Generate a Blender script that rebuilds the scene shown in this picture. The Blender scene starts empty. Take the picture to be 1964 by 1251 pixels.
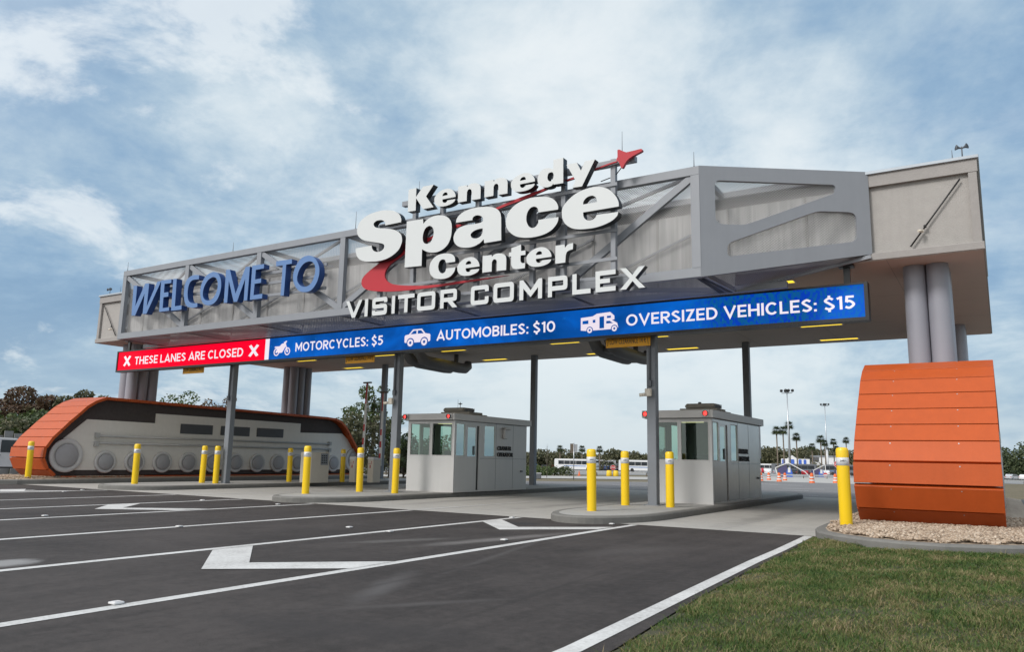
import bpy, bmesh, math, random, json
import numpy as np
from mathutils import Vector, Matrix
R = math.radians
random.seed(7); rng = np.random.default_rng(7)
sc = bpy.context.scene
col = sc.collection

# ------------------------------------------------------------------ camera
cam_d = bpy.data.cameras.new("camera"); cam = bpy.data.objects.new("camera", cam_d); col.objects.link(cam)
cam_d.sensor_width = 36.0; cam_d.lens = 1495.54 * 36.0 / 1964.0
cam_d.clip_start = 0.05; cam_d.clip_end = 6000
def cam_matrix(yaw, pitch, roll, pos):
    cy, sy = math.cos(yaw), math.sin(yaw)
    f = Vector((-sy * math.cos(pitch), cy * math.cos(pitch), math.sin(pitch)))
    r = Vector((cy, sy, 0)); u = r.cross(f)
    c, s = math.cos(roll), math.sin(roll)
    r2 = c * r + s * u; u2 = -s * r + c * u
    m = Matrix((r2, u2, -f)).transposed().to_4x4(); m.translation = pos
    return m
cam.matrix_world = cam_matrix(R(32.0164), R(9.6336), R(1.12824), Vector((0, 0, 1.28)))
sc.camera = cam
sc.render.resolution_x = 1024; sc.render.resolution_y = 653

# ------------------------------------------------------------------ world, sun, exposure
SUN_EL, SUN_AZ = R(40), R(200)          # azimuth measured clockwise from +Y
world = bpy.data.worlds.new("World"); sc.world = world; world.use_nodes = True
wn, wl = world.node_tree.nodes, world.node_tree.links
wn.clear()
def N(nt, t, **kw):
    n = nt.new(t)
    for k, v in kw.items(): setattr(n, k, v)
    return n
def mathn(nt, lk, op, a, b=None, clamp=False):
    n = nt.new("ShaderNodeMath"); n.operation = op; n.use_clamp = clamp
    for i, x in enumerate((a, b)):
        if x is None: continue
        if isinstance(x, (int, float)): n.inputs[i].default_value = x
        else: lk.new(x, n.inputs[i])
    return n.outputs[0]
sky = N(wn, "ShaderNodeTexSky"); sky.sky_type = 'NISHITA'; sky.sun_disc = False
sky.sun_elevation = SUN_EL; sky.sun_rotation = SUN_AZ; sky.air_density = 1.2; sky.dust_density = 1.0
tc = N(wn, "ShaderNodeTexCoord"); sep = N(wn, "ShaderNodeSeparateXYZ"); wl.new(tc.outputs['Generated'], sep.inputs[0])
zz = mathn(wn, wl, 'ADD', mathn(wn, wl, 'MAXIMUM', sep.outputs[2], 0.0), 0.30)
px_ = mathn(wn, wl, 'DIVIDE', sep.outputs[0], zz); py_ = mathn(wn, wl, 'DIVIDE', sep.outputs[1], zz)
cmb = N(wn, "ShaderNodeCombineXYZ"); wl.new(px_, cmb.inputs[0]); wl.new(py_, cmb.inputs[1])
def noise(nt, lk, vec, scale, detail, rough, dist=0.0):
    n = nt.new("ShaderNodeTexNoise"); n.inputs['Scale'].default_value = scale; n.inputs['Detail'].default_value = detail
    n.inputs['Roughness'].default_value = rough; n.inputs['Distortion'].default_value = dist
    if vec is not None: lk.new(vec, n.inputs['Vector'])
    return n.outputs['Fac']
n1 = noise(wn, wl, cmb.outputs[0], 1.25, 10, 0.60, 0.55)
n2 = noise(wn, wl, cmb.outputs[0], 4.2, 8, 0.62, 0.2)
n3 = noise(wn, wl, cmb.outputs[0], 0.55, 3, 0.5, 0.0)
def dirdot(v):
    v = Vector(v).normalized()
    n = wn.new("ShaderNodeVectorMath"); n.operation = 'DOT_PRODUCT'; wl.new(tc.outputs['Generated'], n.inputs[0]); n.inputs[1].default_value = v
    return n.outputs['Value']
def sstep(val, a, b, lo=0.0, hi=1.0):
    n = wn.new("ShaderNodeMapRange"); n.interpolation_type = 'SMOOTHSTEP'; wl.new(val, n.inputs[0])
    n.inputs[1].default_value = a; n.inputs[2].default_value = b; n.inputs[3].default_value = lo; n.inputs[4].default_value = hi
    return n.outputs[0]
# a bright thin place in the overcast, about where the sun stands behind it, and two bluer gaps
bright = sstep(dirdot((-0.438, 0.849, 0.295)), 0.84, 0.998)
gapL = sstep(dirdot((-0.88, 0.40, 0.30)), 0.82, 0.98)
gapR = sstep(dirdot((0.02, 0.90, 0.33)), 0.90, 1.0)
v = mathn(wn, wl, 'ADD', mathn(wn, wl, 'MULTIPLY', n1, 1.85), mathn(wn, wl, 'MULTIPLY', n2, 0.95))
v = mathn(wn, wl, 'ADD', v, mathn(wn, wl, 'MULTIPLY', n3, 0.5))
v = mathn(wn, wl, 'ADD', v, mathn(wn, wl, 'MULTIPLY', bright, 0.44))
v = mathn(wn, wl, 'SUBTRACT', v, mathn(wn, wl, 'MULTIPLY', gapL, 0.38))
v = mathn(wn, wl, 'SUBTRACT', v, mathn(wn, wl, 'MULTIPLY', gapR, 0.30))
v = mathn(wn, wl, 'SUBTRACT', v, sstep(sep.outputs[2], 0.34, 0.62, 0.0, 0.20))
cov = sstep(v, 1.06, 2.22)
ramp = N(wn, "ShaderNodeValToRGB"); wl.new(cov, ramp.inputs[0])
def setramp(rp, st):
    e = rp.color_ramp.elements
    while len(e) > len(st): e.remove(e[-1])
    while len(e) < len(st): e.new(0.5)
    for el, (p, c) in zip(e, st): el.position = p; el.color = (*c, 1)
setramp(ramp, [(0.0, (1.45, 2.5, 3.85)), (0.20, (2.1, 3.2, 4.45)), (0.43, (3.15, 4.15, 5.05)), (0.68, (4.7, 5.45, 5.95)), (1.0, (6.2, 6.6, 6.75))])
n4 = noise(wn, wl, cmb.outputs[0], 2.7, 12, 0.60, 0.25)
puff = mathn(wn, wl, 'MULTIPLY', sstep(n4, 0.50, 0.62), sstep(dirdot((-0.80, 0.50, 0.34)), 0.72, 0.98, 0.15, 0.75))
mixp = N(wn, "ShaderNodeMixRGB"); wl.new(puff, mixp.inputs[0]); wl.new(ramp.outputs[0], mixp.inputs[1]); mixp.inputs[2].default_value = (6.2, 6.6, 6.8, 1)
hz = sstep(sep.outputs[2], -0.02, 0.24, 1.0, 0.0)
mixh = N(wn, "ShaderNodeMixRGB"); wl.new(mathn(wn, wl, 'MULTIPLY', hz, 0.55), mixh.inputs[0]); wl.new(mixp.outputs[0], mixh.inputs[1])
mixh.inputs[2].default_value = (3.4, 4.3, 5.0, 1)
mixs = N(wn, "ShaderNodeMixRGB"); mixs.inputs[0].default_value = 0.93
wl.new(sky.outputs[0], mixs.inputs[1]); wl.new(mixh.outputs[0], mixs.inputs[2])
# brightness added round the sun, in unseen sky behind the camera, to light fronts
fill_glow = sstep(dirdot((math.sin(SUN_AZ) * math.cos(SUN_EL), math.cos(SUN_AZ) * math.cos(SUN_EL), math.sin(SUN_EL))), 0.05, 1.0)
mixg = N(wn, "ShaderNodeMixRGB"); wl.new(fill_glow, mixg.inputs[0]); wl.new(mixs.outputs[0], mixg.inputs[1]); mixg.inputs[2].default_value = (10.0, 10.0, 9.9, 1)
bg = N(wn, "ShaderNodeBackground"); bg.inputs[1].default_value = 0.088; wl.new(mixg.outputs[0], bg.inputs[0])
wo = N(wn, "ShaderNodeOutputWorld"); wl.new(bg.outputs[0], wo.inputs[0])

sun_d = bpy.data.lights.new("sun", 'SUN'); sun_d.energy = 1.5; sun_d.angle = R(14); sun_d.color = (1.0, 0.96, 0.92)
sun = bpy.data.objects.new("sun", sun_d); col.objects.link(sun); sun.location = (0, -20, 60)
sd = Vector((math.sin(SUN_AZ) * math.cos(SUN_EL), math.cos(SUN_AZ) * math.cos(SUN_EL), math.sin(SUN_EL)))
sun.rotation_euler = sd.to_track_quat('Z', 'Y').to_euler()
vs = sc.view_settings; vs.view_transform = 'Standard'; vs.look = 'None'; vs.exposure = 0.68; vs.gamma = 1.0; vs.use_curve_mapping = False

# ------------------------------------------------------------------ materials
MATS = {}
def mat(name, color=(0.5, 0.5, 0.5), rough=0.6, metal=0.0, var=0.08, vscale=3.0, bump=0.0, bscale=60.0, spec=0.5, streak=0.0, emit=None, es=0.0, coat=0.0, col2=None, dscale=0.35):
    """procedural paint/stone/metal: base colour with two scales of mottling, optional rain streaks and fine bump"""
    m = bpy.data.materials.new(name); m.use_nodes = True; nt = m.node_tree.nodes; lk = m.node_tree.links
    b = nt["Principled BSDF"]; b.inputs['Roughness'].default_value = rough; b.inputs['Metallic'].default_value = metal
    b.inputs['Specular IOR Level'].default_value = spec; b.inputs['Coat Weight'].default_value = coat
    g = nt.new("ShaderNodeNewGeometry")
    a = noise(nt, lk, g.outputs['Position'], vscale, 6, 0.6)
    l = noise(nt, lk, g.outputs['Position'], dscale, 4, 0.6)
    s = mathn(nt, lk, 'ADD', mathn(nt, lk, 'MULTIPLY', a, 0.6), mathn(nt, lk, 'MULTIPLY', l, 0.4))
    if streak:
        mp = nt.new("ShaderNodeMapping"); lk.new(g.outputs['Position'], mp.inputs[0]); mp.inputs['Scale'].default_value = (7, 7, 0.35)
        s = mathn(nt, lk, 'ADD', mathn(nt, lk, 'MULTIPLY', s, 1 - streak), mathn(nt, lk, 'MULTIPLY', noise(nt, lk, mp.outputs[0], 1.0, 5, 0.65), streak))
    rp = nt.new("ShaderNodeValToRGB"); lk.new(s, rp.inputs[0])
    c2 = col2 if col2 else tuple(min(1, x * (1 + var)) for x in color); c1 = tuple(x * (1 - var) for x in color)
    setramp(rp, [(0.3, c1), (0.7, c2)])
    lk.new(rp.outputs[0], b.inputs['Base Color'])
    if bump:
        bn = nt.new("ShaderNodeBump"); bn.inputs['Strength'].default_value = bump; bn.inputs['Distance'].default_value = 0.02
        lk.new(noise(nt, lk, g.outputs['Position'], bscale, 4, 0.6), bn.inputs['Height']); lk.new(bn.outputs[0], b.inputs['Normal'])
    if emit:
        b.inputs['Emission Color'].default_value = (*emit, 1); b.inputs['Emission Strength'].default_value = es
    MATS[name] = m
    return m
steel = mat('painted_steel', (0.225, 0.24, 0.265), 0.45, 0.0, 0.07, 2.0, 0.05, 40, streak=0.3)
steel_dk = mat('dark_steel', (0.11, 0.12, 0.135), 0.5, 0.0, 0.1, 2.0)
post_m = mat('post_steel', (0.17, 0.185, 0.205), 0.45, 0.0, 0.07, 2.0)
pipe_m = mat('pipe_paint', (0.25, 0.26, 0.30), 0.4, 0.0, 0.06, 1.5, streak=0.35)
stucco = mat('stucco', (0.34, 0.325, 0.31), 0.9, 0, 0.10, 6, 0.45, 35, streak=0.25)
stucco2 = mat('stucco_band', (0.30, 0.285, 0.275), 0.9, 0, 0.08, 6, 0.3, 35)
backwall = mat('truss_backwall', (0.44, 0.435, 0.43), 0.8, 0, 0.34, 2.0, 0.3, 20, streak=0.8)
capm = mat('metal_coping', (0.36, 0.40, 0.44), 0.35, 0.3, 0.06, 2)
soffit_m = mat('soffit_panel', (0.46, 0.405, 0.365), 0.75, 0, 0.05, 1.2, 0.05, 30)
white_f = mat('letter_face', (0.56, 0.585, 0.59), 0.4, 0, 0.015, 1.0)
black_s = mat('letter_return', (0.014, 0.017, 0.02), 0.35, 0, 0.2, 3)
blue_f = mat('blue_face', (0.085, 0.18, 0.385), 0.4, 0, 0.04, 3)
blue_s = mat('blue_return', (0.012, 0.055, 0.21), 0.35, 0, 0.1, 3)
red_f = mat('red_panel', (0.40, 0.010, 0.022), 0.6, 0, 0.05, 1.5)
red_s = mat('red_edge', (0.33, 0.012, 0.03), 0.4, 0, 0.05, 2)
orange = mat('orange_cladding', (0.42, 0.076, 0.015), 0.42, 0, 0.10, 3.0, 0.08, 14, coat=0.0, streak=0.45, spec=0.3)
orange_in = mat('orange_underlay', (0.20, 0.030, 0.010), 0.6, 0, 0.1, 2)
brown_st = mat('brown_stucco', (0.062, 0.052, 0.050), 0.92, 0, 0.2, 8, 0.6, 30)
cream_st = mat('cream_stucco', (0.68, 0.65, 0.60), 0.9, 0, 0.07, 6, 0.4, 35, streak=0.3)
disc_m = mat('disc_grey', (0.34, 0.335, 0.345), 0.75, 0, 0.06, 8, 0.25, 50)
ring_m = mat('ring_grey', (0.52, 0.51, 0.50), 0.8, 0, 0.06, 6, 0.2, 40)
rail_m = mat('rail_grey', (0.36, 0.36, 0.35), 0.6, 0, 0.1, 4)
louver_m = mat('louver_dark', (0.075, 0.075, 0.078), 0.5, 0, 0.1, 4)
yellow = mat('bollard_yellow', (0.80, 0.53, 0.006), 0.38, 0, 0.03, 2, coat=0.2)
label_m = mat('label_white', (0.55, 0.56, 0.57), 0.4, 0, 0.04, 8)
ink = mat('label_ink', (0.03, 0.03, 0.04), 0.5)
booth_m = mat('booth_panel', (0.50, 0.50, 0.49), 0.38, 0.15, 0.06, 1.6, streak=0.35)
booth_side = mat('booth_brushed_panel', (0.50, 0.49, 0.47), 0.22, 0.55, 0.10, 1.2, 0.12, 3, streak=0.3)
booth_trim = mat('booth_trim', (0.50, 0.49, 0.475), 0.4, 0.1, 0.05, 2)
dark_in = mat('booth_interior', (0.24, 0.25, 0.22), 0.8, 0, 0.15, 2)
wood_in = mat('booth_counter', (0.035, 0.03, 0.028), 0.5, 0, 0.15, 2)
ac_m = mat('ac_beige', (0.27, 0.25, 0.21), 0.7, 0, 0.12, 5)
black_m = mat('black_plastic', (0.012, 0.012, 0.013), 0.5, 0, 0.2, 3)
frame_m = mat('display_frame', (0.010, 0.011, 0.013), 0.35, 0, 0.1, 3)
amber = mat('sign_amber', (0.85, 0.40, 0.015), 0.5, 0, 0.06, 4)
duct_m = mat('duct_grey', (0.15, 0.155, 0.165), 0.5, 0, 0.12, 2)
cabinet = mat('cabinet_cream', (0.60, 0.55, 0.47), 0.5, 0, 0.06, 3)
white_p = mat('white_paint', (0.62, 0.63, 0.64), 0.4, 0, 0.04, 3)
tyre = mat('tyre_rubber', (0.02, 0.02, 0.02), 0.8)
carwin = mat('car_window', (0.02, 0.025, 0.03), 0.08, 0, 0.2, 2)
chrome = mat('galvanised', (0.42, 0.44, 0.46), 0.35, 0.6, 0.12, 4)
silver = mat('silver_paint', (0.44, 0.45, 0.47), 0.3, 0.1, 0.05, 3, coat=0.3)
barrel_o = mat('barrel_orange', (0.65, 0.12, 0.02), 0.5, 0, 0.06, 6)
retro = mat('retro_white', (0.6, 0.6, 0.6), 0.4)
stop_r = mat('stop_red', (0.42, 0.02, 0.025), 0.4)
bark = mat('bark', (0.12, 0.10, 0.08), 0.9, 0, 0.3, 12, 0.5, 40)
palmbark = mat('palm_bark', (0.19, 0.155, 0.12), 0.9, 0, 0.3, 12, 0.5, 40)
wood_f = mat('fence_grey', (0.25, 0.245, 0.235), 0.8, 0, 0.15, 5)
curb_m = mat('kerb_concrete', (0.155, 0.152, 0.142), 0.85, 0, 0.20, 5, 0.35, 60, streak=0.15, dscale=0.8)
beacon_m = mat('beacon_red', (0.7, 0.02, 0.02), 0.3, 0, 0.0, 2, emit=(1.0, 0.06, 0.05), es=1.3)
lamp_y = mat('lamp_yellow', (0.8, 0.6, 0.05), 0.5, 0, 0, 2, emit=(1.0, 0.70, 0.035), es=0.82)
lamp_w = mat('lamp_warm', (0.8, 0.75, 0.5), 0.5, 0, 0, 2, emit=(1.0, 0.85, 0.45), es=0.9)
txt_w = mat('pixel_white', (0.1, 0.1, 0.1), 0.6, 0, 0, 2, emit=(0.93, 0.86, 0.95), es=0.58)
txt_dim = mat('pixel_icon', (0.1, 0.1, 0.1), 0.6, 0, 0, 2, emit=(0.92, 0.82, 0.93), es=0.56)
scr_dark = mat('pixel_blue', (0.01, 0.01, 0.02), 0.6, 0, 0, 2, emit=(0.001, 0.045, 0.21), es=1)

def paving(name, base, fine, stains, lines=None):
    m = bpy.data.materials.new(name); m.use_nodes = True; nt = m.node_tree.nodes; lk = m.node_tree.links
    b = nt["Principled BSDF"]; b.inputs['Roughness'].default_value = 0.82; b.inputs['Specular IOR Level'].default_value = 0.35
    g = nt.new("ShaderNodeNewGeometry"); P = g.outputs['Position']
    big = noise(nt, lk, P, 0.22, 5, 0.6, 0.6); mid = noise(nt, lk, P, 1.3, 6, 0.65, 0.3); fin = noise(nt, lk, P, 85, 4, 0.8)
    mp = nt.new("ShaderNodeMapping"); lk.new(P, mp.inputs[0]); mp.inputs['Scale'].default_value = (2.6, 0.09, 1); mp.inputs['Rotation'].default_value = (0, 0, R(3))
    trk = noise(nt, lk, mp.outputs[0], 1.4, 9, 0.72, 0.2); md2 = noise(nt, lk, P, 9, 5, 0.75)
    s = mathn(nt, lk, 'ADD', mathn(nt, lk, 'MULTIPLY', big, 0.30), mathn(nt, lk, 'MULTIPLY', mid, 0.22))
    s = mathn(nt, lk, 'ADD', s, mathn(nt, lk, 'MULTIPLY', mathn(nt, lk, 'ADD', trk, 0.27), 0.26)); s = mathn(nt, lk, 'ADD', s, mathn(nt, lk, 'MULTIPLY', mathn(nt, lk, 'SUBTRACT', fin, 0.5), fine * 1.6)); s = mathn(nt, lk, 'ADD', s, mathn(nt, lk, 'MULTIPLY', mathn(nt, lk, 'SUBTRACT', md2, 0.5), 0.32)); s = mathn(nt, lk, 'ADD', s, 0.10)
    rp = nt.new("ShaderNodeValToRGB"); lk.new(s, rp.inputs[0]); setramp(rp, base)
    out = rp.outputs[0]
    for (x, y, rx, ry, rot, colr, amt, sharp) in stains:
        mm = nt.new("ShaderNodeMapping"); mm.vector_type = 'TEXTURE'; lk.new(P, mm.inputs[0])
        mm.inputs['Location'].default_value = (x, y, 0); mm.inputs['Rotation'].default_value = (0, 0, R(rot)); mm.inputs['Scale'].default_value = (rx, ry, 1)
        ln = nt.new("ShaderNodeVectorMath"); ln.operation = 'LENGTH'; lk.new(mm.outputs[0], ln.inputs[0])
        dd = mathn(nt, lk, 'ADD', ln.outputs['Value'], mathn(nt, lk, 'MULTIPLY', mathn(nt, lk, 'SUBTRACT', mid, 0.5), 1.3))
        mr = nt.new("ShaderNodeMapRange"); mr.interpolation_type = 'SMOOTHSTEP'; lk.new(dd, mr.inputs[0])
        mr.inputs[1].default_value = 1.0; mr.inputs[2].default_value = sharp; mr.inputs[3].default_value = 0; mr.inputs[4].default_value = amt
        mx = nt.new("ShaderNodeMixRGB"); lk.new(mr.outputs[0], mx.inputs[0]); lk.new(out, mx.inputs[1]); mx.inputs[2].default_value = (*colr, 1); out = mx.outputs[0]
    lk.new(out, b.inputs['Base Color'])
    bn = nt.new("ShaderNodeBump"); bn.inputs['Strength'].default_value = 0.5; bn.inputs['Distance'].default_value = 0.006
    lk.new(noise(nt, lk, P, 130, 3, 0.7), bn.inputs['Height']); lk.new(bn.outputs[0], b.inputs['Normal'])
    return m
asphalt = paving('asphalt', [(0.38, (0.012, 0.010, 0.0095)), (0.50, (0.027, 0.023, 0.0215)), (0.64, (0.058, 0.050, 0.047))], 0.34,
    [(-6.9, 11.0, 0.30, 2.6, -12, (0.17, 0.16, 0.155), 0.75, 0.1), (-7.95, 9.6, 0.25, 1.4, -25, (0.13, 0.125, 0.12), 0.5, 0.3),
     (-5.25, 6.1, 0.25, 1.5, 25, (0.095, 0.09, 0.09), 0.7, 0.0), (-4.5, 5.6, 0.12, 1.2, -35, (0.08, 0.074, 0.072), 0.6, 0.0), (-5.9, 9.4, 0.10, 3.0, 14, (0.085, 0.08, 0.078), 0.5, 0.0), (-4.6, 10.8, 0.5, 1.6, -20, (0.09, 0.083, 0.08), 0.35, 0.0), (-3.9, 7.0, 0.06, 3.5, 4, (0.022, 0.019, 0.018), 0.6, 0.0), (-5.5, 8.0, 0.07, 4.5, 3, (0.022, 0.019, 0.018), 0.5, 0.0),
     (-9.65, 4.7, 0.35, 0.5, 30, (0.30, 0.30, 0.30), 0.75, 0.5), (-4.2, 4.6, 1.6, 0.6, 20, (0.030, 0.027, 0.027), 0.6, 0.1),
     (-8.3, 13.7, 0.8, 0.5, 0, (0.02, 0.022, 0.024), 0.6, 0.2)])
road_far = paving('worn_asphalt', [(0.36, (0.115, 0.112, 0.115)), (0.66, (0.20, 0.195, 0.195))], 0.15, [])
concrete = paving('concrete', [(0.36, (0.26, 0.25, 0.235)), (0.50, (0.335, 0.325, 0.305)), (0.66, (0.41, 0.40, 0.375))], 0.12,
    [(-4.9, 20, 0.5, 6, 0, (0.16, 0.158, 0.15), 0.5, 0.1), (-10.6, 21, 0.4, 6, 0, (0.17, 0.165, 0.16), 0.5, 0.1), (-13.8, 21, 0.4, 6, 0, (0.17, 0.165, 0.16), 0.5, 0.1)])
lot_m = paving('lot_asphalt', [(0.36, (0.17, 0.17, 0.17)), (0.66, (0.26, 0.26, 0.255))], 0.12, [])
walk_m = paving('pale_paving', [(0.36, (0.30, 0.29, 0.275)), (0.66, (0.42, 0.41, 0.39))], 0.12, [])
dirt = paving('dry_grass_ground', [(0.34, (0.05, 0.055, 0.022)), (0.48, (0.10, 0.085, 0.045)), (0.64, (0.17, 0.135, 0.08))], 0.25, [])
soil = paving('turf_soil', [(0.34, (0.022, 0.026, 0.012)), (0.5, (0.04, 0.045, 0.02)), (0.66, (0.075, 0.065, 0.04))], 0.3, [])
gravel_g = paving('gravel_bed', [(0.34, (0.20, 0.155, 0.115)), (0.5, (0.32, 0.255, 0.195)), (0.66, (0.45, 0.375, 0.29))], 0.3, [])
paint_w = bpy.data.materials.new('road_paint'); paint_w.use_nodes = True
def _paint(m):
    nt = m.node_tree.nodes; lk = m.node_tree.links; b = nt["Principled BSDF"]; b.inputs['Roughness'].default_value = 0.75; g = nt.new("ShaderNodeNewGeometry")
    a = noise(nt, lk, g.outputs['Position'], 26, 8, 0.75, 0.2); c = noise(nt, lk, g.outputs['Position'], 1.6, 4, 0.6)
    s = mathn(nt, lk, 'ADD', mathn(nt, lk, 'MULTIPLY', a, 0.62), mathn(nt, lk, 'MULTIPLY', c, 0.38)); rp = nt.new("ShaderNodeValToRGB"); lk.new(s, rp.inputs[0])
    setramp(rp, [(0.33, (0.12, 0.115, 0.11)), (0.41, (0.42, 0.415, 0.405)), (0.55, (0.56, 0.56, 0.55)), (0.72, (0.66, 0.66, 0.65))]); lk.new(rp.outputs[0], b.inputs['Base Color'])
_paint(paint_w)

def island_mat(name, stops, rough=0.7, transl=0.0, big_s=0.9, big_w=0.4):
    m = bpy.data.materials.new(name); m.use_nodes = True; nt = m.node_tree.nodes; lk = m.node_tree.links
    b = nt["Principled BSDF"]; b.inputs['Roughness'].default_value = rough
    g = nt.new("ShaderNodeNewGeometry"); rp = nt.new("ShaderNodeValToRGB")
    big = noise(nt, lk, g.outputs['Position'], big_s, 4, 0.65)
    s = mathn(nt, lk, 'ADD', mathn(nt, lk, 'MULTIPLY', g.outputs['Random Per Island'], 1 - big_w), mathn(nt, lk, 'MULTIPLY', big, big_w))
    lk.new(s, rp.inputs[0]); setramp(rp, stops); lk.new(rp.outputs[0], b.inputs['Base Color'])
    if transl:
        t = nt.new("ShaderNodeBsdfTranslucent"); lk.new(rp.outputs[0], t.inputs[0]); mx = nt.new("ShaderNodeMixShader"); mx.inputs[0].default_value = transl
        lk.new(b.outputs[0], mx.inputs[1]); lk.new(t.outputs[0], mx.inputs[2]); lk.new(mx.outputs[0], nt["Material Output"].inputs[0])
    return m
leaf_g = island_mat('leaf_green', [(0.15, (0.035, 0.055, 0.018)), (0.5, (0.075, 0.11, 0.032)), (0.85, (0.14, 0.18, 0.06))], 0.6, 0.3)
leaf_d = island_mat('leaf_dark', [(0.15, (0.026, 0.042, 0.018)), (0.5, (0.055, 0.078, 0.03)), (0.85, (0.11, 0.13, 0.06))], 0.6, 0.25)
leaf_o = island_mat('leaf_olive', [(0.15, (0.045, 0.05, 0.022)), (0.5, (0.09, 0.095, 0.045)), (0.85, (0.15, 0.14, 0.08))], 0.6, 0.25)
leaf_r = island_mat('leaf_russet', [(0.15, (0.06, 0.035, 0.02)), (0.5, (0.12, 0.065, 0.04)), (0.85, (0.15, 0.13, 0.07))], 0.6, 0.25)
grass_m = island_mat('grass_blade', [(0.24, (0.017, 0.055, 0.010)), (0.39, (0.055, 0.115, 0.020)), (0.51, (0.115, 0.155, 0.036)), (0.59, (0.20, 0.175, 0.075)), (0.74, (0.37, 0.29, 0.16))], 0.75, 0.3, 1.5, 0.70)
stone_m = island_mat('pebble', [(0.1, (0.12, 0.085, 0.06)), (0.35, (0.27, 0.20, 0.14)), (0.6, (0.39, 0.30, 0.22)), (0.9, (0.55, 0.47, 0.38))], 0.8)

def perforated(name, color, ax, pitch, open_):
    """punched metal sheet: real see-through holes on a staggered grid; ax = the two position axes it lies in"""
    m = bpy.data.materials.new(name); m.use_nodes = True; nt = m.node_tree.nodes; lk = m.node_tree.links
    b = nt["Principled BSDF"]; b.inputs['Base Color'].default_value = (*color, 1); b.inputs['Roughness'].default_value = 0.5
    g = nt.new("ShaderNodeNewGeometry"); sp = nt.new("ShaderNodeSeparateXYZ"); lk.new(g.outputs['Position'], sp.inputs[0])
    k = math.pi / pitch
    a = mathn(nt, lk, 'SINE', mathn(nt, lk, 'MULTIPLY', sp.outputs[ax[0]], k)); c = mathn(nt, lk, 'SINE', mathn(nt, lk, 'MULTIPLY', sp.outputs[ax[1]], k))
    h = mathn(nt, lk, 'GREATER_THAN', mathn(nt, lk, 'MULTIPLY', a, c), open_)
    t = nt.new("ShaderNodeBsdfTransparent"); mx = nt.new("ShaderNodeMixShader")
    lk.new(h, mx.inputs[0]); lk.new(b.outputs[0], mx.inputs[1]); lk.new(t.outputs[0], mx.inputs[2]); lk.new(mx.outputs[0], nt["Material Output"].inputs[0])
    return m
perf_front = perforated('perforated_front', (0.44, 0.44, 0.44), (0, 2), 0.030, -0.16)
perf_flat = perforated('perforated_flat', (0.50, 0.50, 0.51), (0, 1), 0.036, -0.15)
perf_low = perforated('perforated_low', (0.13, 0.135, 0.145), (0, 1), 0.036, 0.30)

def glass_mat(name, tint, refl):
    m = bpy.data.materials.new(name); m.use_nodes = True; nt = m.node_tree.nodes; lk = m.node_tree.links
    nt.remove(nt["Principled BSDF"])
    t = nt.new("ShaderNodeBsdfTransparent"); t.inputs[0].default_value = (*tint, 1); gl = nt.new("ShaderNodeBsdfGlossy"); gl.inputs['Roughness'].default_value = 0.02
    gl.inputs[0].default_value = (0.85, 0.97, 0.92, 1)
    lw = nt.new("ShaderNodeLayerWeight"); lw.inputs[0].default_value = 0.35
    f = mathn(nt, lk, 'ADD', mathn(nt, lk, 'MULTIPLY', lw.outputs['Fresnel'], 0.7), refl, True)
    mx = nt.new("ShaderNodeMixShader"); lk.new(f, mx.inputs[0]); lk.new(t.outputs[0], mx.inputs[1]); lk.new(gl.outputs[0], mx.inputs[2]); lk.new(mx.outputs[0], nt["Material Output"].inputs[0])
    return m
glass = glass_mat('booth_glass', (0.62, 0.78, 0.70), 0.05)
glass_side = glass_mat('booth_side_glass', (0.62, 0.80, 0.72), 0.42)

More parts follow.
